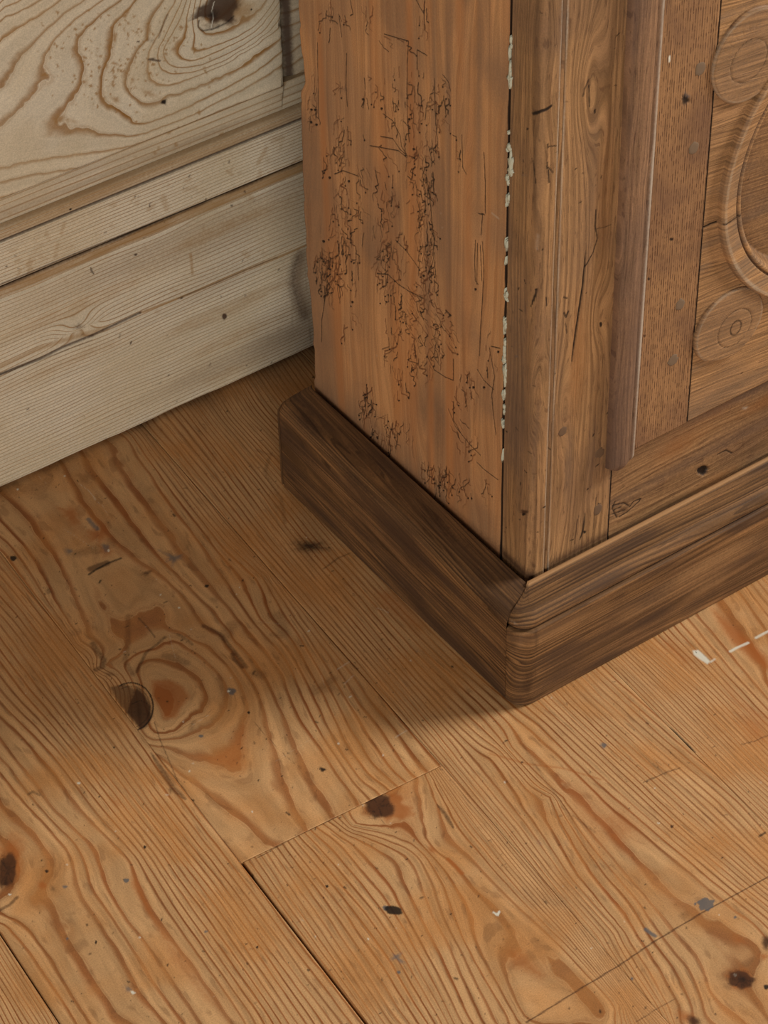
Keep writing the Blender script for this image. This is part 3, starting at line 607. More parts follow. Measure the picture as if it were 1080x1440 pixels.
g = field_from(cW, wl, s.U[s.U > XV0-.1], s.V, step=12, lam=1e-6); s.phi = g(s.A, s.B)+.10*(noise(s.A, s.B, .005, .005, 67)-.5)
for x, y, rx, ry, an, c, a, so in ((306,8,44,30,-25,'brown',.95,.5), (296,18,22,16,-30,'black',.6,.9), (325,12,56,34,-25,'orange',.75,.9), (300,34,30,10,-5,'brown',.5,.8), (227,141,5.5,5,0,'black',.85,.6), (227,141,9,8,0,'brown',.5,.9),
                              (191,56,3.5,2.5,0,'brown',.7,.6), (350,11,2,2,0,'black',.9,.6), (80,165,14,9,-30,'orange',.75,.8), (98,167,28,8,15,'orange',.5,.9), (118,112,6,18,5,'orange',.5,.9),
                              (160,137,14,8,20,'orange',.7,.9), (205,128,24,9,25,'orange',.6,.9), (182,112,9,18,5,'orange',.5,.9), (206,40,6,20,10,'orange',.6,.8), (158,50,5,14,0,'orange',.7,.8), (176,14,10,4,-50,'orange',.7,.8),
                              (270,66,6,5,0,'orange',.8,.8), (116,78,7,3,20,'orange',.8,.8), (60,103,9,3,0,'orange',.9,.8), (245,72,24,10,-10,'orange',.2,1)):
    s.blob(x, y, rx, ry, an, c, a, so, .35, seed=int(x+y))
gg = np.random.default_rng(70)
for _ in range(300):                                # rusty freckles round the knot
    x, y = gg.normal(170, 55), gg.normal(75, 42)
    if 40 < x < 385 and 0 < y < 190: s.blob(x, y, gg.uniform(1.8, 5), gg.uniform(1.5, 3.8), gg.uniform(0, 90), 'orange', gg.uniform(.4, .95), .8, .5, seed=int(gg.integers(50)))
s.stroke(W2([(480,0),(465,60),(475,110),(460,180)]), .001, 'white', .8); s.stroke(W2([(375,130),(370,170),(400,200),(470,190),(560,150),(615,100)]), .0018, 'black', .6)
s.stroke([(222,83),(206,81),(213,80)], .0018, 'brown', .8); s.stroke(W1([(1010,260),(1050,275)]), .004, 'brown', .3); s.stroke(W2([(100,245),(120,180),(160,90)]), .0022, 'brown', .5)
e = np.minimum(XE-s.A, 1); s.h -= (.0012*np.exp(-e/.0012)).astype(np.float32); s.h -= (.0008*np.exp(-(s.B-ZD)/.0008)).astype(np.float32)
jag = noise(s.B, s.B*0, .007, 1, 71)*.0014
PF = -.0035
pan = s.build('raised_panel', lambda A, B, h: (A-np.where(A > XE-.003, jag, 0), YW+PF-h, B), M_WALL, wall, (0, .016, 0))
# bevels of the panel (below and to the right)
s = wall_sheet(ZC, ZD, .0009)
s.phi = .35+(s.B-ZC)/(ZD-ZC)*3.6+.3*(noise(s.A, s.B, .2, .01, 72)-.5); s.m['dirt'] = (.55*noise(s.A, s.B, .12, .006, 73)).astype(np.float32)
s.specks(14, 'orange', .001, .0025, (.3, .7), seed=74, box=(XV0, XV1, ZC, ZD))
s.build('panel_bevel', lambda A, B, h: (A, YW+.003+(PF+.0005-.003)*np.clip((B-ZC)/(ZD-ZC), 0, 1)*np.where(A > XE, .2, 1), B), M_WALL, wall, (0, .012, 0))
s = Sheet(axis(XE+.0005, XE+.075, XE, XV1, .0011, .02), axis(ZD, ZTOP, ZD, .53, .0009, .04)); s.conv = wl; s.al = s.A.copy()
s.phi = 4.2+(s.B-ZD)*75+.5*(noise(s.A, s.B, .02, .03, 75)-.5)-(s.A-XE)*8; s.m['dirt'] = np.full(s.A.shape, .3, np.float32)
s.m['brown'] = (.95*np.exp(-((s.A-XE-.0115)/.0048)**2)).astype(np.float32)  # recess shade beside the panel edge, painted as a brown strip
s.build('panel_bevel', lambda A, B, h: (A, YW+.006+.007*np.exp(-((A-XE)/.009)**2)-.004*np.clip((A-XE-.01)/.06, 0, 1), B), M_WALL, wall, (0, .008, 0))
s = Sheet(np.linspace(XE+.076, XW1, 8), np.linspace(ZD, ZTOP, 6)); s.phi = s.A*250; s.al = s.B.copy()
s.build('wainscot_stile', lambda A, B, h: (A, YW+0*A, B), M_WALL, wall, (0, .015, 0))
s = Sheet(np.linspace(XW0, XW1, 8), np.linspace(ZTOP+.001, ZTOP+.1, 6)); s.phi = s.B*250; s.al = s.A.copy()
s.build('wainscot_rail', lambda A, B, h: (A, YW-.006+0*A, B), M_WALL, wall, (0, .02, 0))

# ================================================================ CABINET
cab = bpy.data.objects.new('cabinet', None); scene.collection.objects.link(cab); cab.location = (0, 0, 0)
prop(cab, 'antique worm-eaten wooden cabinet with carved door and dark moulded plinth, standing on the pine floor', 'cabinet')
HT, XR = 1.25, .86
GY = (.5*(.0077+.0111)-YF)*S    # side panel front edge (depth position of the open joint)
print('GY', GY)
# carcass behind the joints
box('carcass', (.024, .024, .004), (XR-.002, YR-.004, HT-.004), M_DARK, cab)
# side panel
ZV = .64
s = Sheet(axis(GY+.0010, YR, GY, YR, .00075, .01), axis(.003, HT, ZT-.015, ZV, .00075, .03)); s.conv = sd; s.al = s.B.copy()
s.phi = s.A*85+2.2*(noise(s.A, s.B, .03, .22, 81)-.5)+.6*(noise(s.A, s.B, .008, .08, 82)-.5)
for x, y, rx, ry, a in ((575,150,40,45,.55), (600,190,36,40,.4), (485,125,12,12,.6), (520,60,30,40,.15), (440,150,14,60,.45), (505,440,20,30,.35), (650,250,20,30,.2), (560,260,40,80,.2), (620,560,40,40,.25), (510,540,30,26,.4), (455,520,14,30,.5), (470,560,30,12,.6), (540,620,40,14,.45), (620,690,40,12,.3), (545,400,20,30,.35)):
    s.blob(x, y, rx, ry, 0, 'dirt', a, 1, .5, seed=int(x))
for x, y, rx, ry, a in ((485,350,35,90,.45), (560,640,50,60,.35), (640,620,50,80,.35), (480,420,30,60,.4), (690,200,14,160,.3), (600,500,40,60,.35), (480,30,30,60,.1)):
    s.blob(x, y, rx, ry, 0, 'orange', a, 1, .5, seed=int(y))
s.m['dirt'] = np.maximum(s.m['dirt'], np.clip(np.maximum(noise(s.A, s.B, .009, .16, 86)*1.3-.55, noise(s.A, s.B, .03, .06, 90)*1.8-.9), 0, .65)).astype(np.float32)
s.m['orange'] = np.maximum(s.m['orange'], np.clip(noise(s.A, s.B, .012, .2, 87)*1.3-.6, 0, .55)).astype(np.float32)
s.m['brown'] = np.clip(noise(s.A, s.B, .004, .09, 88)*1.5-1.15, 0, .3).astype(np.float32)
g = np.random.default_rng(4)
def tracks(cx, cy, rx, ry, n, slant=0.):
    for _ in range(int(n*1.25)):
        q = math.sqrt(g.random()); a = g.uniform(0, 6.28); x, y = cx+rx*1.15*q*math.cos(a), cy+ry*1.15*q*math.sin(a)
        p = [(x, y)]; jog = 0; d = 0
        for _k in range(int(g.uniform(3, 13))):
            if jog <= 0 and g.random() < .13: jog = 2; d = g.choice([-1, 1])*g.uniform(.7, 1.4)
            elif jog <= 0: d = slant+g.normal(0, .22)
            jog -= 1; x += math.sin(d)*2.6; y += math.cos(d)*2.6; p.append((x, y))
        s.stroke(p, g.uniform(.0008, .0013), 'black' if g.random() < .5 else 'brown', g.uniform(.4, .95), depth=.0006, soft=.85)
        if g.random() < .25: s.blob(x, y, 1.8, 1.8, 0, 'black', .9, .6, .2, depth=.0008)
for c in ((470,20,16,22,8), (515,15,8,20,5), (595,20,8,18,4), (556,60,22,10,5,.9), (570,110,26,20,8), (535,130,22,30,12), (615,140,14,30,18), (590,180,24,40,30), (480,205,10,50,26),
          (455,220,6,20,5), (520,230,24,40,12,.3), (590,240,18,50,30), (640,200,8,18,5), (482,300,14,40,34), (508,290,8,40,8), (597,310,12,60,40), (560,320,20,60,16), (462,375,16,28,60),
          (484,370,16,40,26), (545,380,14,40,36), (602,370,9,50,30), (585,440,24,40,36,.5), (555,440,12,40,14), (490,455,8,20,5), (620,465,18,28,22,.5), (600,490,22,30,22),
          (560,500,20,50,16), (690,500,8,34,5), (515,560,10,20,22), (540,600,16,16,24), (560,610,20,20,12), (655,540,12,16,12), (640,585,10,25,6,.5), (655,620,24,18,8), (600,655,10,8,10), (620,668,12,14,26), (650,680,14,18,10), (680,670,8,18,4),
          (440,140,5,40,10), (470,120,10,14,3), (560,160,14,30,10), (545,280,10,60,12), (530,320,6,60,12)):
    tracks(*c)
for p in ([(492,0),(496,20),(492,22)], [(480,30),(476,20),(480,52)], [(597,0),(596,20),(590,10),(585,0)], [(596,20),(596,42)], [(540,48),(560,54),(574,58)], [(574,58),(572,90),(572,160),(575,200)],
          [(586,98),(586,70),(600,78)], [(538,160),(552,170),(562,190),(564,206),(572,218)], [(535,192),(552,195),(562,210),(573,220)], [(446,60),(446,130),(448,165)], [(680,215),(682,260),(682,300)],
          [(672,300),(678,302),(676,330)], [(668,338),(667,370),(668,395),(672,400)], [(671,342),(670,400)], [(675,345),(677,395)], [(678,340),(680,380),(678,420),(675,470),(674,500)], [(676,300),(681,302)],
          [(556,338),(570,352),(582,368),(590,380)], [(530,385),(545,386),(560,400),(575,410),(595,420)], [(600,250),(605,290),(610,340),(608,360)], [(460,400),(457,420),(452,450),(451,480)],
          [(630,575),(640,600),(660,625),(675,640)], [(688,490),(695,530),(691,555),(693,580),(697,612)], [(690,487),(703,490)], [(637,565),(637,590),(648,610)], [(671,520),(680,535),(694,548)], [(600,500),(610,520),(625,530),(637,535),(637,505)],
          [(670,650),(680,660),(700,675)], [(487,75),(486,120),(488,150)], [(508,150),(512,140),(510,152)], [(520,205),(560,212),(572,222)], [(470,245),(482,240),(504,248)], [(512,110),(513,125)], [(610,110),(612,170),(614,190)], [(622,105),(630,115),(633,128)], [(649,190),(650,235),(655,245)]):
    s.stroke(p, .0009, 'black', .85, depth=.0006)
for x, y in ((438,155),(443,155),(438,173),(445,176),(463,250),(490,255),(595,388),(575,168),(581,210),(668,407),(680,545),(665,545),(700,495),(536,153),(510,140),(495,425),(455,340)): s.blob(x, y, 2.4, 2.4, 0, 'black', 1, .5, .2, depth=.001)
for x, y in ((613,270),(620,300),(622,320),(530,500),(494,429)): s.blob(x, y, 3, 4, 0, 'white', .45, .8)
s.stroke([(692,300),(701,307)], .002, 'white', .6); s.stroke([(445,552),(560,655),(620,708),(706,782)], .016, 'brown', .75, soft=.6); s.stroke([(445,545),(560,648),(620,700),(706,775)], .06, 'dirt', .8, soft=.5)
for zz in np.arange(0, 780, 9): s.blob(712+g.normal(0, 2)-zz*.012, zz, g.uniform(1, 4), g.uniform(4, 12), 0, 'white', .0, .8)
# edge towards the wall: chipped outline taken from the photo
ey = np.array([[420,0],[422,40],[425,75],[428,95],[430,115],[424,128],[423,160],[426,240],[430,330],[433,390],[438,420],[440,450],[442,500],[443,545]])
ez = np.array([sd(*p) for p in ey]); o_ = np.argsort(ez[:, 1]); 
def edge(B): return np.interp(B, ez[o_, 1], ez[o_, 0])+(noise(B, B*0, .006, 1, 85)-.5)*.0022
def sideP(A, B, h):
    t = (A-GY)/(YR-GY); return -h, A+(edge(B)-YR)*np.clip((t-.9)/.1, 0, 1), B
s.m['black'][0] = .97; s.m['black'][1] = np.clip(noise(s.B[1], s.B[1]*0, .02, 1, 89)*1.6-.5, 0, .9)
sp = s.build('side_panel', sideP, M_SIDE, cab, (.018, 0, 0)); sp['label'] = 'orange-brown side panel riddled with woodworm tracks'
# corner post: rounded corner, bead at its right
XB = .5*(fr(770, 785)[0]+fr(797, 0)[0]); rc = .007
print('XB', XB)
path = [(0, GY-.0012), (0, GY-.004)]+[(0, y) for y in np.arange(GY-.006, rc, -.0012)]+[(rc-rc*math.cos(t), rc-rc*math.sin(t)) for t in np.linspace(0, math.pi/2, 9)]+[(x, 0) for x in np.arange(rc+.001, XB-.004, .001)]
path += [(XB-.0035, 0.), (XB-.0025, .0012), (XB-.0017, .0018), (XB-.0009, .0006), (XB-.0003, .0)]
path = np.array(path); sl_ = np.r_[0, np.cumsum(np.hypot(*np.diff(path, axis=0).T))]
s = Sheet(sl_, axis(.003, HT, ZT-.015, ZV, .0009, .03)); s.al = s.B.copy()
sc0 = sl_[np.argmin(np.abs(path[:, 0]-rc)+np.abs(path[:, 1]))]
def pconv(px, py):
    a, b = fr(px, py)
    if a < rc*.6: y, z = sd(px, py); return np.array([GY-y, z])
    return np.array([sc0+a-rc, b])
s.conv = pconv
s.phi = s.A*170+3*(noise(s.A, s.B, .02, .14, 91)-.5)+.8*(noise(s.A, s.B, .006, .05, 92)-.5)
kz = np.array(pconv(750, 560)); s.phi += 2.2*np.exp(-((s.A-kz[0])/.006)**2-((s.B-kz[1])/.04)**2)
s.m['dirt'] = np.clip(noise(s.A, s.B, .01, .12, 93)*1.2-.5, 0, .8).astype(np.float32)
s.m['white'] = (.55*np.exp(-((s.A-sl_[-1]+.0048)/.0013)**2)*(.5+.5*noise(s.A, s.B, .01, .03, 94))).astype(np.float32)
s.stroke([(748,159),(758,156),(767,157)], .0022, 'black', .9); s.blob(737, 719, 7, 6, 0, 'brown', .9, .8, .5); s.blob(735, 722, 3, 3, 0, 'black', .8)
s.stroke([(762,218),(763,208),(772,206),(782,205)], .001, 'black', .85); s.stroke([(762,238),(764,250),(764,265)], .0012, 'black', .9); s.stroke([(764,243),(778,243)], .001, 'black', .85)
s.stroke([(745,218),(749,228),(750,240),(752,260)], .0012, 'black', .7, taper=True); s.stroke([(752,406),(750,415),(745,430)], .0016, 'black', .9, taper=True); s.blob(751, 407, 2, 2.5, 0, 'black', 1)
s.stroke([(768,418),(769,430)], .0012, 'black', .8); s.blob(725, 500, 3, 3, 0, 'grey', .5); s.stroke([(752,570),(748,620),(745,690)], .006, 'dirt', .6, soft=.5)
s.blob(735, 245, 12, 6, 0, 'grey', .35, .9); s.stroke([(708,778),(725,795),(742,812)], .012, 'brown', .9, soft=.66); s.blob(745, 800, 12, 8, 0, 'brown', .7, 1)
s.stroke([(753,330),(752,350)], .0025, 'white', .3); s.specks(40, 'black', .0003, .0007, (.4, .9), seed=96, el=3, box=(0, sl_[-1], ZT, ZV))
def postP(A, B, h):
    return np.interp(A, sl_, path[:, 0]), np.interp(A, sl_, path[:, 1])-h, B
post = s.build('corner_post', postP, M_OAK, cab, None)
# flakes of old cream paint caught in the open joint
def paint(z, hgt, w, seed, off=0.):
    r = np.random.default_rng(seed); n = 22; t = np.linspace(0, 2*math.pi, n, endpoint=False)
    rad = r.uniform(.35, 1.1, n); y = GY+off+np.cos(t)*w/2*rad; zz = z+np.sin(t)*hgt/2*rad
    v = [(-.0012, a, b) for a, b in zip(y, zz)]+[(.003, a, b) for a, b in zip(y, zz)]+[(-.0018, GY+off, z)]
    f = [(i, (i+1) % n, 2*n) for i in range(n)]+[((i+1) % n, i, n+i, n+(i+1) % n) for i in range(n)]
    return simple_mesh('paint_flake', v, f, M_PAINT, cab, True)
k_ = 0
for a, b, w in ((45,75,3.5), (60,120,3), (88,140,4.5), (100,116,7), (178,188,3), (194,215,9), (205,250,10), (232,242,22), (226,262,6), (268,300,3), (320,352,2.5), (360,388,2), (400,422,4.5), (415,425,7), (432,470,4), (470,500,3.5), (488,512,6), (508,560,6.5), (545,572,5), (566,582,5), (588,615,3), (625,650,2)):
    xx = 718-(a+b)/2*.0168; z0 = sd(xx, b)[1]; z1 = sd(xx, a)[1]; yy = sd(xx, (a+b)/2)[0]
    rg_ = np.random.default_rng(k_+5)
    for _q in range(3 if w < 10 else 1):
        k_ += 1; f_ = rg_.uniform(.25, .6) if w < 10 else 1; zc_ = z0+(z1-z0)*rg_.uniform(.2, .8) if w < 10 else (z0+z1)/2
        paint(zc_, (z1-z0)*f_, w*.00062*rg_.uniform(.5, 1.2), k_, rg_.uniform(-.0016, .0010) if w < 10 else -.003)
# stile between post and door
XJ = fr(858, 700)[0]; XM0 = fr(866, 300)[0]-.004
ZR = fr(858, 652)[1]
def front_sheet(x0, x1, z0, z1, conv=fr, fx=.0009, fz=.0009):
    s = Sheet(axis(x0, x1, x0, min(x1, .3), fx, .03), axis(z0, z1, z0, min(z1, ZV), fz, .03)); s.conv = conv; s.al = s.B.copy(); return s
s = front_sheet(XB+.0002, XJ-.0006, .003, HT)
s.phi = s.A*150+2.5*(noise(s.A, s.B, .03, .2, 101)-.5)+.7*(noise(s.A, s.B, .006, .05, 102)-.5)
for (x, y, a, ra, rb) in ((828,130,3.5,.012,.05), (790,560,1.5,.008,.05), (845,440,2,.01,.03)):
    c = fr(x, y); s.phi += a*np.exp(-((s.A-c[0])/ra)**2-((s.B-c[1])/rb)**2)
s.m['dirt'] = np.clip(noise(s.A, s.B, .012, .1, 103)*1.1-.5, 0, .7).astype(np.float32); s.m['orange'] = np.clip(noise(s.A, s.B, .02, .15, 104)*1.4-.8, 0, .5).astype(np.float32)
s.stroke([(838,295),(837,318),(840,335),(834,355),(823,375)], .0012, 'black', .8); s.stroke([(836,322),(848,320),(859,316)], .001, 'black', .6); s.stroke([(824,350),(820,400),(814,440),(808,480),(804,510)], .0016, 'black', .9, taper=True, depth=.001)
s.stroke([(824,250),(824,350)], .0008, 'brown', .5); s.stroke([(828,112),(822,125),(820,135)], .0018, 'black', .6); s.stroke([(828,120),(829,150)], .0012, 'black', .8); s.blob(829, 118, 7, 11, 0, 'brown', .45, .9)
s.stroke([(793,440),(796,446),(799,438)], .0016, 'black', .8); s.stroke([(795,455),(797,468)], .001, 'black', .8); s.blob(845, 456, 2.5, 5, 0, 'black', 1, .5)
s.stroke([(800,0),(797,80),(795,135)], .001, 'black', .0); s.stroke([(823,720),(820,745),(815,760)], .0018, 'black', .8, taper=True); s.blob(822, 748, 3, 3, 0, 'black', .9); s.stroke([(838,700),(834,745)], .0008, 'black', .7); s.stroke([(812,730),(808,765)], .001, 'brown', .9)
s.stroke([(857,60),(872,100),(880,130)], .001, 'brown', .0); s.specks(40, 'black', .0003, .0007, (.4, .9), seed=106, el=3, box=(XB, XJ, ZT, ZV))
s.stroke([(745,812),(800,780),(860,748)], .012, 'brown', .7, soft=.66)
s.m['white'] = (.55*np.exp(-((s.A-s.U[0]-.0008)/.0012)**2)*(.4+.6*noise(s.A, s.B, .01, .04, 107))).astype(np.float32)
s.m['black'][-1] = .9
stile = s.build('door_frame_stile', lambda A, B, h: (A, -h, B), M_OAK, cab, (0, .02, 0))
# bottom rail
ZDB = .5*(dr(887, 637)[1]+dr(1080, 533)[1]); 
s = front_sheet(XJ+.0006, XR, .003, ZR+.03); s.al = s.A.copy()
s.phi = s.B*170+3*(noise(s.A, s.B, .15, .02, 111)-.5)+.8*(noise(s.A, s.B, .05, .006, 112)-.5)
s.m['dirt'] = np.clip(noise(s.A, s.B, .1, .015, 113)*1.4-.5, 0, .9).astype(np.float32); s.m['orange'] = np.clip(noise(s.A, s.B, .05, .02, 114)*1.6-.8, 0, .7).astype(np.float32)
s.m['brown'] = (.22+.25*noise(s.A, s.B, .08, .02, 116)).astype(np.float32)
s.blob(990, 662, 9, 7, -30, 'black', 1, .35, .3, depth=.002); s.blob(880, 716, 22, 10, -30, 'brown', .6, .9, .4)
for p in ([(862,712),(878,708),(885,712)], [(864,718),(874,714)], [(862,724),(880,718)], [(866,706),(862,716),(868,728)], [(882,722),(900,706),(902,702),(892,706),(886,714)], [(872,728),(884,720)], [(1010,640),(1022,634),(1030,638)]): s.stroke(p, .0012, 'black', .85, depth=.0006)
s.stroke([(870,690),(940,655),(1020,610)], .0022, 'brown', .45); s.stroke([(870,735),(960,690),(1060,640)], .003, 'brown', .5); s.blob(1050, 574, 9, 5, -20, 'white', .45, .9, .6)
s.blob(1018, 636, 14, 5, -25, 'black', .35, .9, .5)
s.m['black'][0] = .9
rail = s.build('bottom_rail', lambda A, B, h: (A, .0008-h+.003*np.clip((B-ZR)/.012, 0, 1), B), M_OAK, cab, (0, .02, 0))
# ---- the door
XP = .5*(dr(965, 585)[0]+dr(1015, 0)[0])
C0 = dr(0, 0)
q = [dr(*p) for p in [(1080,105),(1055,147),(1032,190),(1017,237),(1010,287),(1012,325),(1031,378),(1044,398),(1080,418)]]
def circ(q):
    q = np.array(q); Mx = np.c_[2*q, np.ones(len(q))]; r = np.linalg.lstsq(Mx, (q**2).sum(1), rcond=None)[0]; return r[:2], math.sqrt(r[2]+r[0]**2+r[1]**2)
RC, RO = circ(q); RIx = RO*.885; RI3 = RO*.85
print('ring', RC, RO, 'XP', XP, 'ZDB', ZDB)
ZDT = HT-.09
s = front_sheet(XP+.0006, 2*RC[0]-XP, ZDB+.0006, ZDT, dr, .0010, .0009); s.al = s.A.copy()
def panphi(A, B): return (B+.10*(A-XP))*290+1.5*(noise(A, B, .12, .02, 121)-.5)+.5*(noise(A, B, .03, .006, 122)-.5)
s.phi = panphi(s.A, s.B)
def panm(s):
    s.m['dirt'] = np.clip(noise(s.A, s.B, .05, .01, 123)*1.2-.5, 0, .75).astype(np.float32)
panm(s)
rr = np.hypot(s.A-RC[0], s.B-RC[1]); s.h -= (.017*np.clip((RI3-.001-rr)/.004, 0, 1)).astype(np.float32)
s.m['brown'] = (.45*np.clip((RI3-rr)/.003, 0, 1)).astype(np.float32)
s.stroke([(985,322),(1000,315),(1011,311)], .0016, 'black', .95, depth=.0012)
s.stroke([(1007,67),(1025,64),(1032,59),(1037,58)], .0026, 'black', .95, depth=.002); s.stroke([(1040,60),(1055,54),(1068,48),(1080,46)], .002, 'brown', .9)
s.blob(1035, 57, 5, 3, 0, 'white', .5, .8); s.blob(1066, 48, 6, 3, 0, 'white', .4, .8); s.blob(1055, 22, 8, 9, 0, 'dirt', .5, .8)
s.blob(1008, 514, 5, 5, 0, 'white', .25, .9); s.specks(30, 'black', .0003, .0007, (.3, .8), seed=126, el=2, box=(XP, .3, ZDB, ZV))
s.m['black'][0] = .95
door = s.build('door', lambda A, B, h: (A, DY-h, B), M_OAKC, cab, (0, .014, 0)); door['label'] = 'carved oak door panel with medallion'
# inner door stile (quarter-sawn, ticked grain)
XS1 = .5*(dr(895, 500)[0]+dr(932, 0)[0])
def stile_mesh(x0, x1, marks=True):
    s = front_sheet(x0, x1, ZDB, ZDT, dr, .0009, .0009)
    s.phi = s.A*470+1.2*(noise(s.A, s.B, .03, .3, 131)-.5)+.4*(noise(s.A, s.B, .005, .04, 132)-.5)
    s.m['dirt'] = np.clip(noise(s.A+.4*s.B, s.B, .02, .03, 133)*1.3-.6, 0, .6).astype(np.float32)
    if marks:
        s.blob(965, 141, 8, 9, 20, 'black', .8, .7, .5, depth=.001); s.blob(966, 136, 9, 10, 20, 'grey', .6, .8, .5); s.blob(944, 336, 4, 3, 0, 'black', .9, .6); s.blob(912, 392, 2.5, 3, 0, 'black', .8)
        s.blob(906, 472, 3, 3, 0, 'brown', .8); s.stroke([(941,79),(941,86)], .0014, 'white', .9)
    return s.build('door_stile', lambda A, B, h: (A, DY-h-.0004, B), M_OAK2, door, (0, .014, 0))
M_OAK2 = wood('ticked_oak', srgb(152, 111, 73), srgb(112, 76, 48), tint=srgb(128, 92, 64), blotch=.35, ring=(.35, .75), strength=.35, kf=2, ka=14, fibre=.3,
              warp=.5, pore=.8, pore_col=srgb(76, 48, 31), kp=1.6, kpa=150, ticks=True, bump=.5, rough=.6, spec=.2, brown=(70, 44, 28), dirt=(104, 74, 54))
stile_mesh(XS1, XP-.0006); stile_mesh(2*RC[0]-XP+.0004, 2*RC[0]-XS1, False)
# bolection moulding on the door's left edge
XMa, XMb = .5*(fr(857, 560)[0]+fr(883, 0)[0]), XS1+.001
def moulding(xa, xb, flip=False):
    w = xb-xa
    pr = [(0, .0), (0, -.0045), (.03, -.0065), (.08, -.0080), (.18, -.0092), (.35, -.0098), (.55, -.0096), (.68, -.0088), (.74, -.0080), (.765, -.0066), (.79, -.0066), (.82, -.0082), (.87, -.0086), (.93, -.0082), (.965, -.0066), (1, -.004)]
    pr = np.array(pr); t = np.linspace(0, 1, 60); yy = np.interp(t, pr[:, 0]+np.arange(len(pr))*1e-6, pr[:, 1]); t[0] = 0
    yy[0] = 0; t[1] = .0005; yy[1] = -.004
    V = axis(ZBM, ZDT, ZBM, ZV, .001, .03); s = Sheet(t*w, V); s.conv = lambda x, y: np.array(dr(x, y))-[xa, 0]; s.al = s.B.copy()
    s.phi = s.A*220+1.6*(noise(s.A, s.B, .02, .2, 141)-.5)+.8*(noise(s.A, s.B, .005, .04, 142)-.5)
    s.m['dirt'] = np.clip(noise(s.A, s.B, .02, .1, 143)*1.2-.4, 0, .6).astype(np.float32)
    s.m['white'] = (.95*np.exp(-((s.A/w-.88)/.055)**2)*(.5+.5*noise(s.A, s.B, .01, .05, 144))).astype(np.float32)
    s.m['brown'] = (.5*np.exp(-((s.A/w-.755)/.02)**2)).astype(np.float32)
    Z0 = ZBM
    def P(A, B, h):
        d = np.interp(A, s.U, yy); e = np.clip((B-Z0)/.007, 0, 1); r = np.sqrt(1-(1-e)**2)
        x = A/w; low = .006*(1-4*(x-.42)**2)*np.clip(1-(B-Z0)/.012, 0, 1)
        wd = w*(.93+.20*(B-ZBM)/.43); x0 = xa-(wd-w)*.55
        return (xa+(w-A) if flip else x0+A/w*wd), np.where(d < 0, d*(.25+.75*r), d), B-low
    s.build('door_moulding', P, M_MOULD, door, None)
ZBM = .5*(fr(858, 640)[1]+fr(885, 645)[1])-.002
moulding(XMa, XMb); moulding(2*RC[0]-XMb, 2*RC[0]-XMa, True)
# pegs
def peg(px, py, r, conv, parent, y0, proud, seed, mat=None):
    c = conv(px, py); n = 18; rg = np.random.default_rng(seed); v = []; rad = r*(1+.08*rg.normal(size=n))
    t = np.linspace(0, 2*math.pi, n, endpoint=False)
    for rr_, yy_ in ((1.0, y0+.003), (1.0, y0-proud*.4), (.88, y0-proud), (.45, y0-proud*1.1)):
        v += [(c[0]+rad[i]*rr_*math.cos(t[i]), yy_, c[1]+rad[i]*rr_*1.15*math.sin(t[i])) for i in range(n)]
    v.append((c[0], y0-proud*.9, c[1])); f = []
    for k in range(3): f += [(k*n+i, k*n+(i+1) % n, (k+1)*n+(i+1) % n, (k+1)*n+i) for i in range(n)]
    f += [(3*n+i, 3*n+(i+1) % n, 4*n) for i in range(n)]
    return simple_mesh('peg', v, f, mat or M_PEG, parent, True)
M_PEG = plain('peg_oak', srgb(124, 97, 70), .9, 700, .5); M_PEGD = plain('peg_oak_dark', srgb(108, 78, 50), .9, 700, .4)
for i, (x, y, r) in enumerate(((984,97,.0050), (975,208,.0046), (956,428,.0046), (946,506,.0050))): peg(x, y, r, dr, door, DY-.0004, .0003, i)
for i, (x, y, r) in enumerate(((791,607,.0040), (843,637,.0044), (841,716,.0046))): peg(x, y, r, fr, stile, 0, .0003, 20+i, M_PEGD)
# turned medallion ring (grain runs on across it)
th = np.linspace(0, 2*math.pi, 721)
pr = np.array([(RO+.0005, .001), (RO, -.0042), (RO-.0014, -.0060), (RO-.0032, -.0060), (RO-.006, -.0054), (RO-.011, -.0042), (RIx+.001, -.0032), (RIx+.0002, -.0012), (RIx-.0008, -.0012), (RIx-.0020, -.0030), (RIx-.0034, -.0030), (RI3-.0004, -.0010), (RI3-.0012, .017)])
tt = np.linspace(0, len(pr)-1, 72); R_ = np.interp(tt, np.arange(len(pr)), pr[:, 0]); Yp = np.interp(tt, np.arange(len(pr)), pr[:, 1])
TH, RR = np.meshgrid(th, R_, indexing='ij'); _, YY = np.meshgrid(th, Yp, indexing='ij')
X_ = RC[0]+RR*np.cos(TH); Z_ = RC[1]+RR*np.sin(TH)
mw = .55*np.exp(-((RR-RO+.0030)/.0022)**2)*(.4+.6*noise(X_, Z_, .01, .01, 151))
mbk = .8*np.exp(-((RR-RIx+.0006)/.0009)**2); z0 = np.zeros_like(RR)
ca = np.array(dr(1011, 311)); cb = np.array(dr(1047, 297)); dv = cb-ca; tq = np.clip(((X_-ca[0])*dv[0]+(Z_-ca[1])*dv[1])/(dv@dv), 0, 1)
crk = np.clip(1.4-np.hypot(X_-ca[0]-tq*dv[0], Z_-ca[1]-tq*dv[1])/.0008, 0, 1)*.9
sd_ = np.clip(noise(X_, Z_, .05, .01, 123)*1.2-.3, 0, .8)
ring = grid_mesh('medallion_ring', X_, DY+YY, Z_, M_OAKC, door, panphi(X_, Z_), X_, [np.maximum(crk, 0), mbk, mw, z0, z0, sd_])
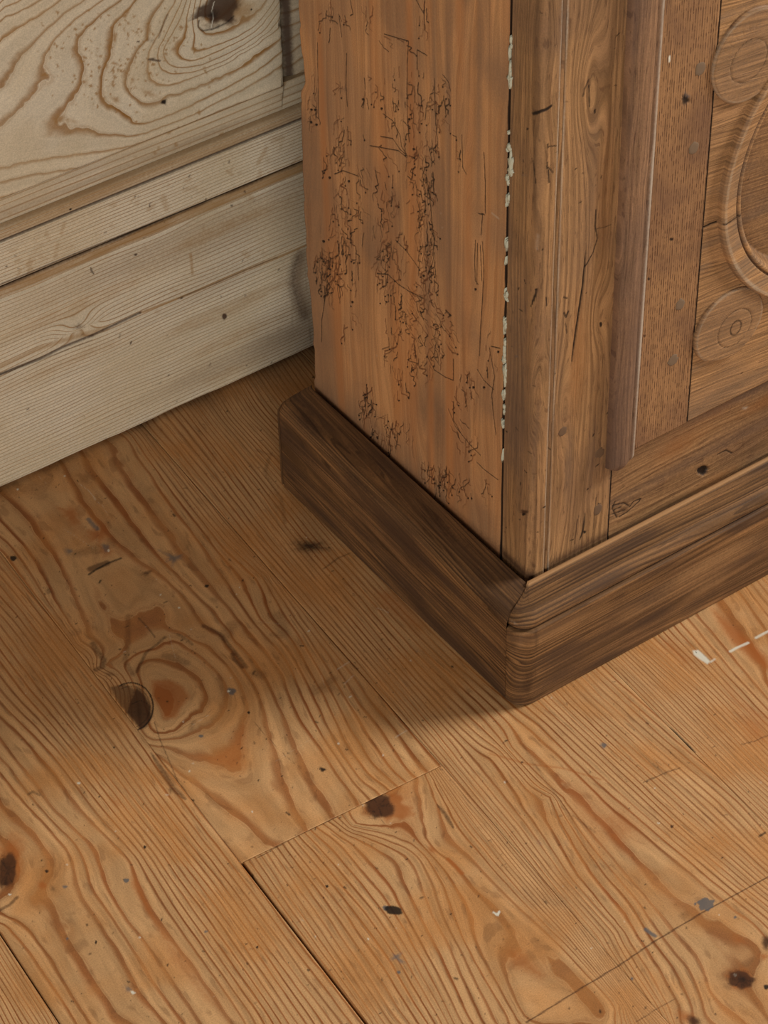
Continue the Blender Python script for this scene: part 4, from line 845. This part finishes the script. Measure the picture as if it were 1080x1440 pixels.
# roundels
def roundel(c, R, name='roundel', seed=0, rin=.02, cin=(0, 0), knot=True, clip=True):
    th = np.linspace(0, 2*math.pi, 181); pr = np.array([(1.0, .001), (1.0, -.0016), (.985, -.0026), (.95, -.0032), (.6, -.0030), (.3, -.0029), (.0005, -.0029)])
    tt = np.linspace(0, len(pr)-1, 60); R_ = np.interp(tt, range(len(pr)), pr[:, 0])*R; Yp = np.interp(tt, range(len(pr)), pr[:, 1])
    TH, RR = np.meshgrid(th, R_, indexing='ij'); _, YY = np.meshgrid(th, Yp, indexing='ij')
    RR = RR*(1+.03*np.sin(2*TH+seed)+.012*np.sin(5*TH+seed))
    X = c[0]+RR*np.cos(TH); Z = c[1]+RR*np.sin(TH)
    d = np.hypot(X-RC[0], Z-RC[1]); 
    k = np.where(d < RO-.001, (RO-.001)/np.maximum(d, 1e-6), 1); X = RC[0]+(X-RC[0])*k; Z = RC[1]+(Z-RC[1])*k
    q = np.hypot(X-c[0]-cin[0], Z-c[1]-cin[1]); inc = np.exp(-((q-rin)/.0006)**2)
    a_ = np.arctan2(Z-c[1]-cin[1], X-c[0]-cin[0]); spoke = np.exp(-((np.mod(a_*4.5+seed, 1)-.5)/.06)**2)*np.exp(-((q-.028)/.004)**2)*(noise(a_, q*0, .5, 1, seed)>.6)*.6
    kn = np.exp(-((np.hypot((X-c[0]-cin[0]-.001), (Z-c[1]-cin[1])*.8)-.0055)/.0009)**2) if knot else inc*0
    bk = np.maximum(np.maximum(inc*.6, spoke*.5), kn*.7); z0 = X*0
    wh = .35*np.exp(-((RR-R*.97)/(R*.03))**2)
    return grid_mesh(name, X, DY+YY-.0+.0006*inc+.0005*spoke, Z, M_OAKC, door, panphi(X, Z)*.8+seed, X, [bk, z0+.12, wh, z0+.15, z0, z0+.35])
c2, r2 = circ([dr(*p) for p in [(978,473),(988,440),(1010,412),(1044,403),(1065,425),(1066,450),(1045,490),(1004,505)]])
c1, r1 = circ([dr(*p) for p in [(1007,67),(998,100),(1003,130),(1017,140),(1045,140)]])
roundel(c2, r2*.98, seed=2, rin=.0175, cin=tuple(np.array(dr(1030, 459))-c2)); roundel(c1, r1, seed=5, rin=.0175, cin=tuple(np.array(dr(1050, 83))-c1), knot=False)
roundel((2*RC[0]-c1[0], c1[1]), r1, seed=7); roundel((2*RC[0]-c2[0], c2[1]), r2, seed=9)
XDR = 2*RC[0]-XMa
# right stile, top rail, top of the cabinet
s = front_sheet(XDR, XR, .003, HT); s.phi = s.A*150; s.build('door_frame_stile', lambda A, B, h: (A, -.0002+0*A, B), M_OAK, cab, (0, .02, 0))
s = front_sheet(XJ, XDR, ZDT, HT); s.phi = s.B*150; s.al = s.A.copy(); s.build('top_rail', lambda A, B, h: (A, .0002+0*A, B), M_OAK, cab, (0, .02, 0))
box('cabinet_top', (-.01, -.012, HT), (XR+.01, YR, HT+.02), M_PLINTH, cab)

# ---- plinth: one moulded profile mitred round the corner
prof = [(.0032, ZT-.045), (.0032, ZT-.0015), (.0038, ZT-.0002), (.0050, ZT), (.0072, ZT-.0004), (.0082, ZT-.0020), (.014, ZT-.0026), (.022, ZT-.0030), (.029, ZT-.0036), (.0335, ZT-.0052), (.0362, ZT-.0085), (.0374, ZT-.0112), (.0374, ZT-.0136), (.0350, ZT-.0150), (.0350, ZT-.0162), (.0386, ZT-.0168), (.0395, ZT-.0176), (D, ZT-.0195), (D, ZT-.05), (D, .012), (D-.0004, .004), (D-.0014, .0008)]
prof = np.array(prof); pl = np.r_[0, np.cumsum(np.hypot(*np.diff(prof, axis=0).T))]; Pu = np.unique(np.r_[np.linspace(0, pl[-1], 150), pl])
PO = np.interp(Pu, pl, prof[:, 0]); PZ = np.interp(Pu, pl, prof[:, 1])
zf = lambda z0: pl[0]
def prof_s(z): return np.interp(-z, -prof[4:, 1], pl[4:])
sprof = prof.copy()
# the side run has a plain softened edge instead of the quirk
sprof = np.array([(.0046, ZT-.045), (.0046, ZT-.003), (.0054, ZT-.0022), (.0060, ZT-.0024), (.016, ZT-.0034), (.026, ZT-.0046), (.033, ZT-.0062), (.0368, ZT-.0090), (D-.0004, ZT-.0125), (D, ZT-.018), (D, ZT-.05), (D, .012), (D-.0004, .004), (D-.0014, .0008)])
spl = np.r_[0, np.cumsum(np.hypot(*np.diff(sprof, axis=0).T))]; Su = np.unique(np.r_[np.linspace(0, spl[-1], 130), spl]); SO = np.interp(Su, spl, sprof[:, 0]); SZ = np.interp(Su, spl, sprof[:, 1])
rcn = .017
def rad(o): return rcn*np.clip(o/D, 0.03, 1)**1.5
# front run with rounded return: parameter t<0 arc, t>0 straight
ta = np.linspace(0, 1, 22); U_ = np.r_[ta-1, axis(0.004, XR+.02, 0.004, .30, .0013, .04)]
s = Sheet(U_, Pu); r_ = rad(np.interp(s.B, Pu, PO)); o_ff = np.interp(s.B, Pu, PO)
ang = np.clip(s.A+1, 0, 1)*math.pi/2
arc = s.A <= 0.0001
X = np.where(arc, -o_ff+r_-r_*np.cos(ang), 0); Y = np.where(arc, -o_ff+r_-r_*np.sin(ang), -o_ff)
Xs = np.where(arc, X, -o_ff+r_+(s.A-.0)*(XR+.02+o_ff-r_)/(XR+.02)); 
Zc = np.interp(s.B, Pu, PZ)
ru = Xs+.0
s.phi = s.B*260+3.0*(noise(ru, s.B, .25, .012, 161)-.5)+.7*(noise(ru, s.B, .10, .004, 162)-.5)+np.where(arc, 1.0*np.sin(ang*2+s.B*60)*(1-ang/1.57), 0)
s.al = ru
cz = lambda z: np.interp(-z, -PZ[5:], Pu[5:])
s.m['dirt'] = np.clip(noise(ru, s.B, .05, .01, 163)*1.5-.5, 0, .9).astype(np.float32)
s.m['orange'] = (1.*np.exp(-((s.B-np.interp(.0062, PO[:60], Pu[:60]))/.0022)**2)).astype(np.float32)+np.clip(noise(ru, s.B, .08, .015, 164)*1.6-1., 0, .5).astype(np.float32)
it_ = int(np.argmax(PZ)); qs = np.interp(-(ZT-.0156), -PZ[it_:], Pu[it_:]); s.m['brown'] = (1.*np.exp(-((s.B-qs)/.0020)**2)+.6*np.exp(-((s.B-qs+.0042)/.0007)**2)).astype(np.float32)
bt = Pu[-1]; s.m['orange'] = np.maximum(s.m['orange'], (.55*np.clip(1-(bt-s.B)/.012, 0, 1)*noise(ru, s.B, .05, .01, 165)).astype(np.float32))
e = np.where(arc, 1-np.abs(ang-.6), 0)
s.m['white'] = (.18*np.clip(e, 0, 1)*np.clip(noise(ang*.02, s.B, .004, .006, 166)*1.8-.8, 0, 1)).astype(np.float32)
kz_ = np.interp(-(ZT-.010), -PZ[it_:], Pu[it_:]); s.m['white'] = np.maximum(s.m['white'], (.6*np.exp(-((ang-.35)/.25)**2-((s.B-kz_)/.002)**2)*arc*noise(ang*.02, s.B, .002, .002, 167)).astype(np.float32))
s.m['brown'] = np.maximum(s.m['brown'], (.45*np.where(arc, np.clip(noise(ang*.03, s.B, .012, .012, 168)*2-.8, 0, 1), 0)).astype(np.float32))
fp = grid_mesh('front_plinth', Xs, Y, Zc, M_PLINTH, cab, s.phi, s.al, [s.m[c] for c in CH]); fp['label'] = 'front plinth moulding with rounded corner'
# side run
s = Sheet(axis(0.0, 1, 0, 1, .0026, 1), Su); o_ff = np.interp(s.B, Su, SO); Zc = np.interp(s.B, Su, SZ)
y0 = -o_ff+rad(o_ff)+.0003; Y = y0+s.A*(YR+.001-y0); 
endr = np.clip((s.A-.985)/.015, 0, 1)
X = -o_ff+endr**2*.002
s.phi = s.B*240+3.2*(noise(Y, s.B, .25, .014, 171)-.5)+.8*(noise(Y, s.B, .10, .004, 172)-.5)+(s.B*0+Y)*12
s.al = Y; s.m['dirt'] = np.clip(noise(Y, s.B, .06, .012, 173)*1.6-.5, 0, 1).astype(np.float32); s.m['brown'] = np.clip(noise(Y, s.B, .09, .006, 174)*1.8-1.15, 0, .6).astype(np.float32)
s.m['white'] = np.clip(noise(Y, s.B, .03, .003, 175)*3-2.75, 0, .25).astype(np.float32)
sp_ = grid_mesh('side_plinth', X, Y, Zc, M_PLINTH, cab, s.phi, s.al, [s.m[c] for c in CH]); sp_['label'] = 'side plinth board, plain rounded edge'
# end of the side run, closed
pe = [(-o, YR+.001, z) for o, z in sprof]; n = len(pe)
simple_mesh('plinth_end', pe+[(.001, YR+.001, .001)], [tuple(range(n+1))], M_PLINTH, sp_)
